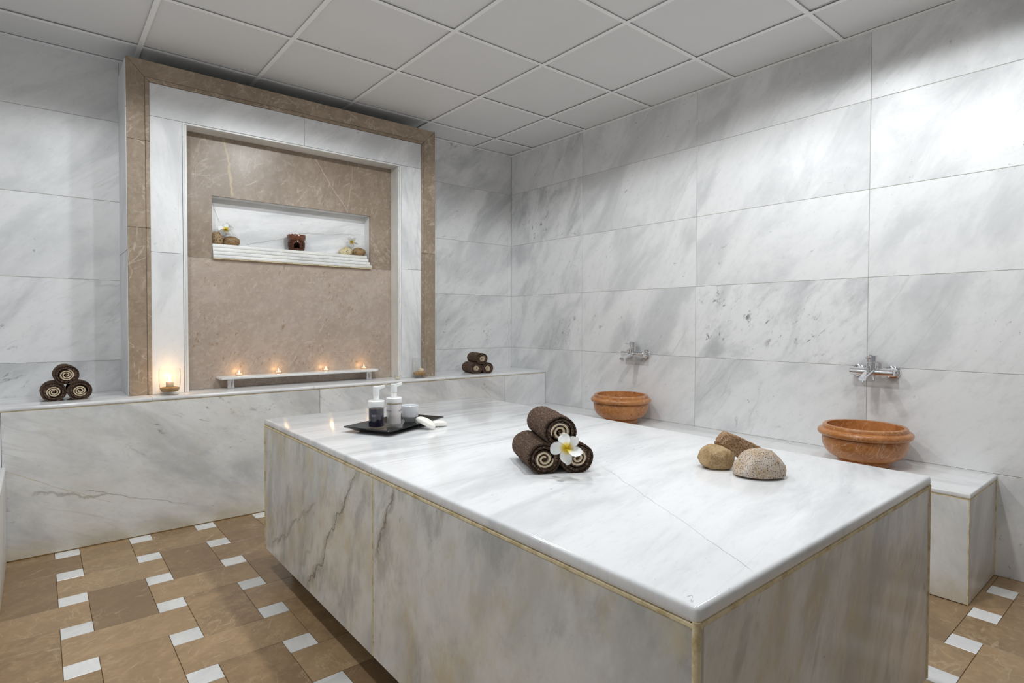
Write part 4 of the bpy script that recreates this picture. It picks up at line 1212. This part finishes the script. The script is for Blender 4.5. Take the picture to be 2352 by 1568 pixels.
p2 = Vector((-1.575, -0.186, 1.664)); flower(p2, Vector((-0.25, -1.0, 0.45)), 0.042, 0.9, 'white plumeria flower above the two pebbles at the right end of the niche', wid=0.27)
def oil_burner():
    e = empty('oil_burner', (-1.953, -0.176, NZ)); tag(e, 'shiny brown clay oil burner with an arched opening in the middle of the niche', 'oil burner')
    n = 120
    prof = [(0.044, 0.0), (0.047, 0.002), (0.050, 0.010), (0.0525, 0.022), (0.0535, 0.036), (0.053, 0.050), (0.051, 0.060), (0.0495, 0.066)]
    zs = []
    for (r0, z0), (r1, z1) in zip(prof, prof[1:]):
        st = max(1, int((z1-z0)/0.0016))
        for k in range(st): zs.append((r0+(r1-r0)*k/st, z0+(z1-z0)*k/st))
    zs.append(prof[-1])
    bm = bmesh.new()
    rings = [[bm.verts.new((r*math.cos(2*PI*i/n), r*math.sin(2*PI*i/n), z)) for i in range(n)] for r, z in zs]
    face = math.atan2(CAM.y+0.18, CAM.x+1.953) + 0.04
    def hole(a, z, r):
        d = ((a-face+PI) % (2*PI))-PI
        sx = d*r
        if z > 0.012 and abs(sx) < 0.0175 and (z < 0.030 or (sx*sx + (z-0.030)**2) < 0.0175**2): return True
        for cxx in (-1.30, -1.02, -0.76, 0.76, 1.02, 1.30, 2.0, 2.4, -2.0, -2.4):
            for zz in (0.022, 0.034, 0.046):
                if math.hypot((d-cxx)*r, z-zz) < 0.0040: return True
        return False
    for A, B, (r, z0), (_, z1) in zip(rings, rings[1:], zs, zs[1:]):
        for i in range(n):
            j = (i+1) % n
            if hole(2*PI*(i+0.5)/n, (z0+z1)/2, r): continue
            bm.faces.new((A[i], A[j], B[j], B[i]))
    bmesh.ops.solidify(bm, geom=bm.faces[:], thickness=0.004)
    bmesh.ops.recalc_face_normals(bm, faces=bm.faces)
    o = from_bm('body', bm, M['ceramic'], e); sharp(o, 30)
    o = from_bm('base', lathe_bm([(0, 0.0005), (0.043, 0.0005), (0.043, 0.005), (0, 0.006)], 64), M['soot'], e)
    pr = [(0.0, 0.062), (0.046, 0.0625), (0.050, 0.066), (0.0555, 0.071), (0.0585, 0.078), (0.0590, 0.096), (0.0575, 0.100), (0.0550, 0.100), (0.0530, 0.096), (0.0515, 0.080), (0.040, 0.073), (0.0, 0.071)]
    bm = lathe_bm(pr, 96)
    for v in bm.verts:
        if v.co.z > 0.094:
            v.co.z += 0.0016*math.cos(16*math.atan2(v.co.y, v.co.x))
    o = from_bm('oil_dish', bm, M['ceramic'], e); sharp(o, 35)
oil_burner()
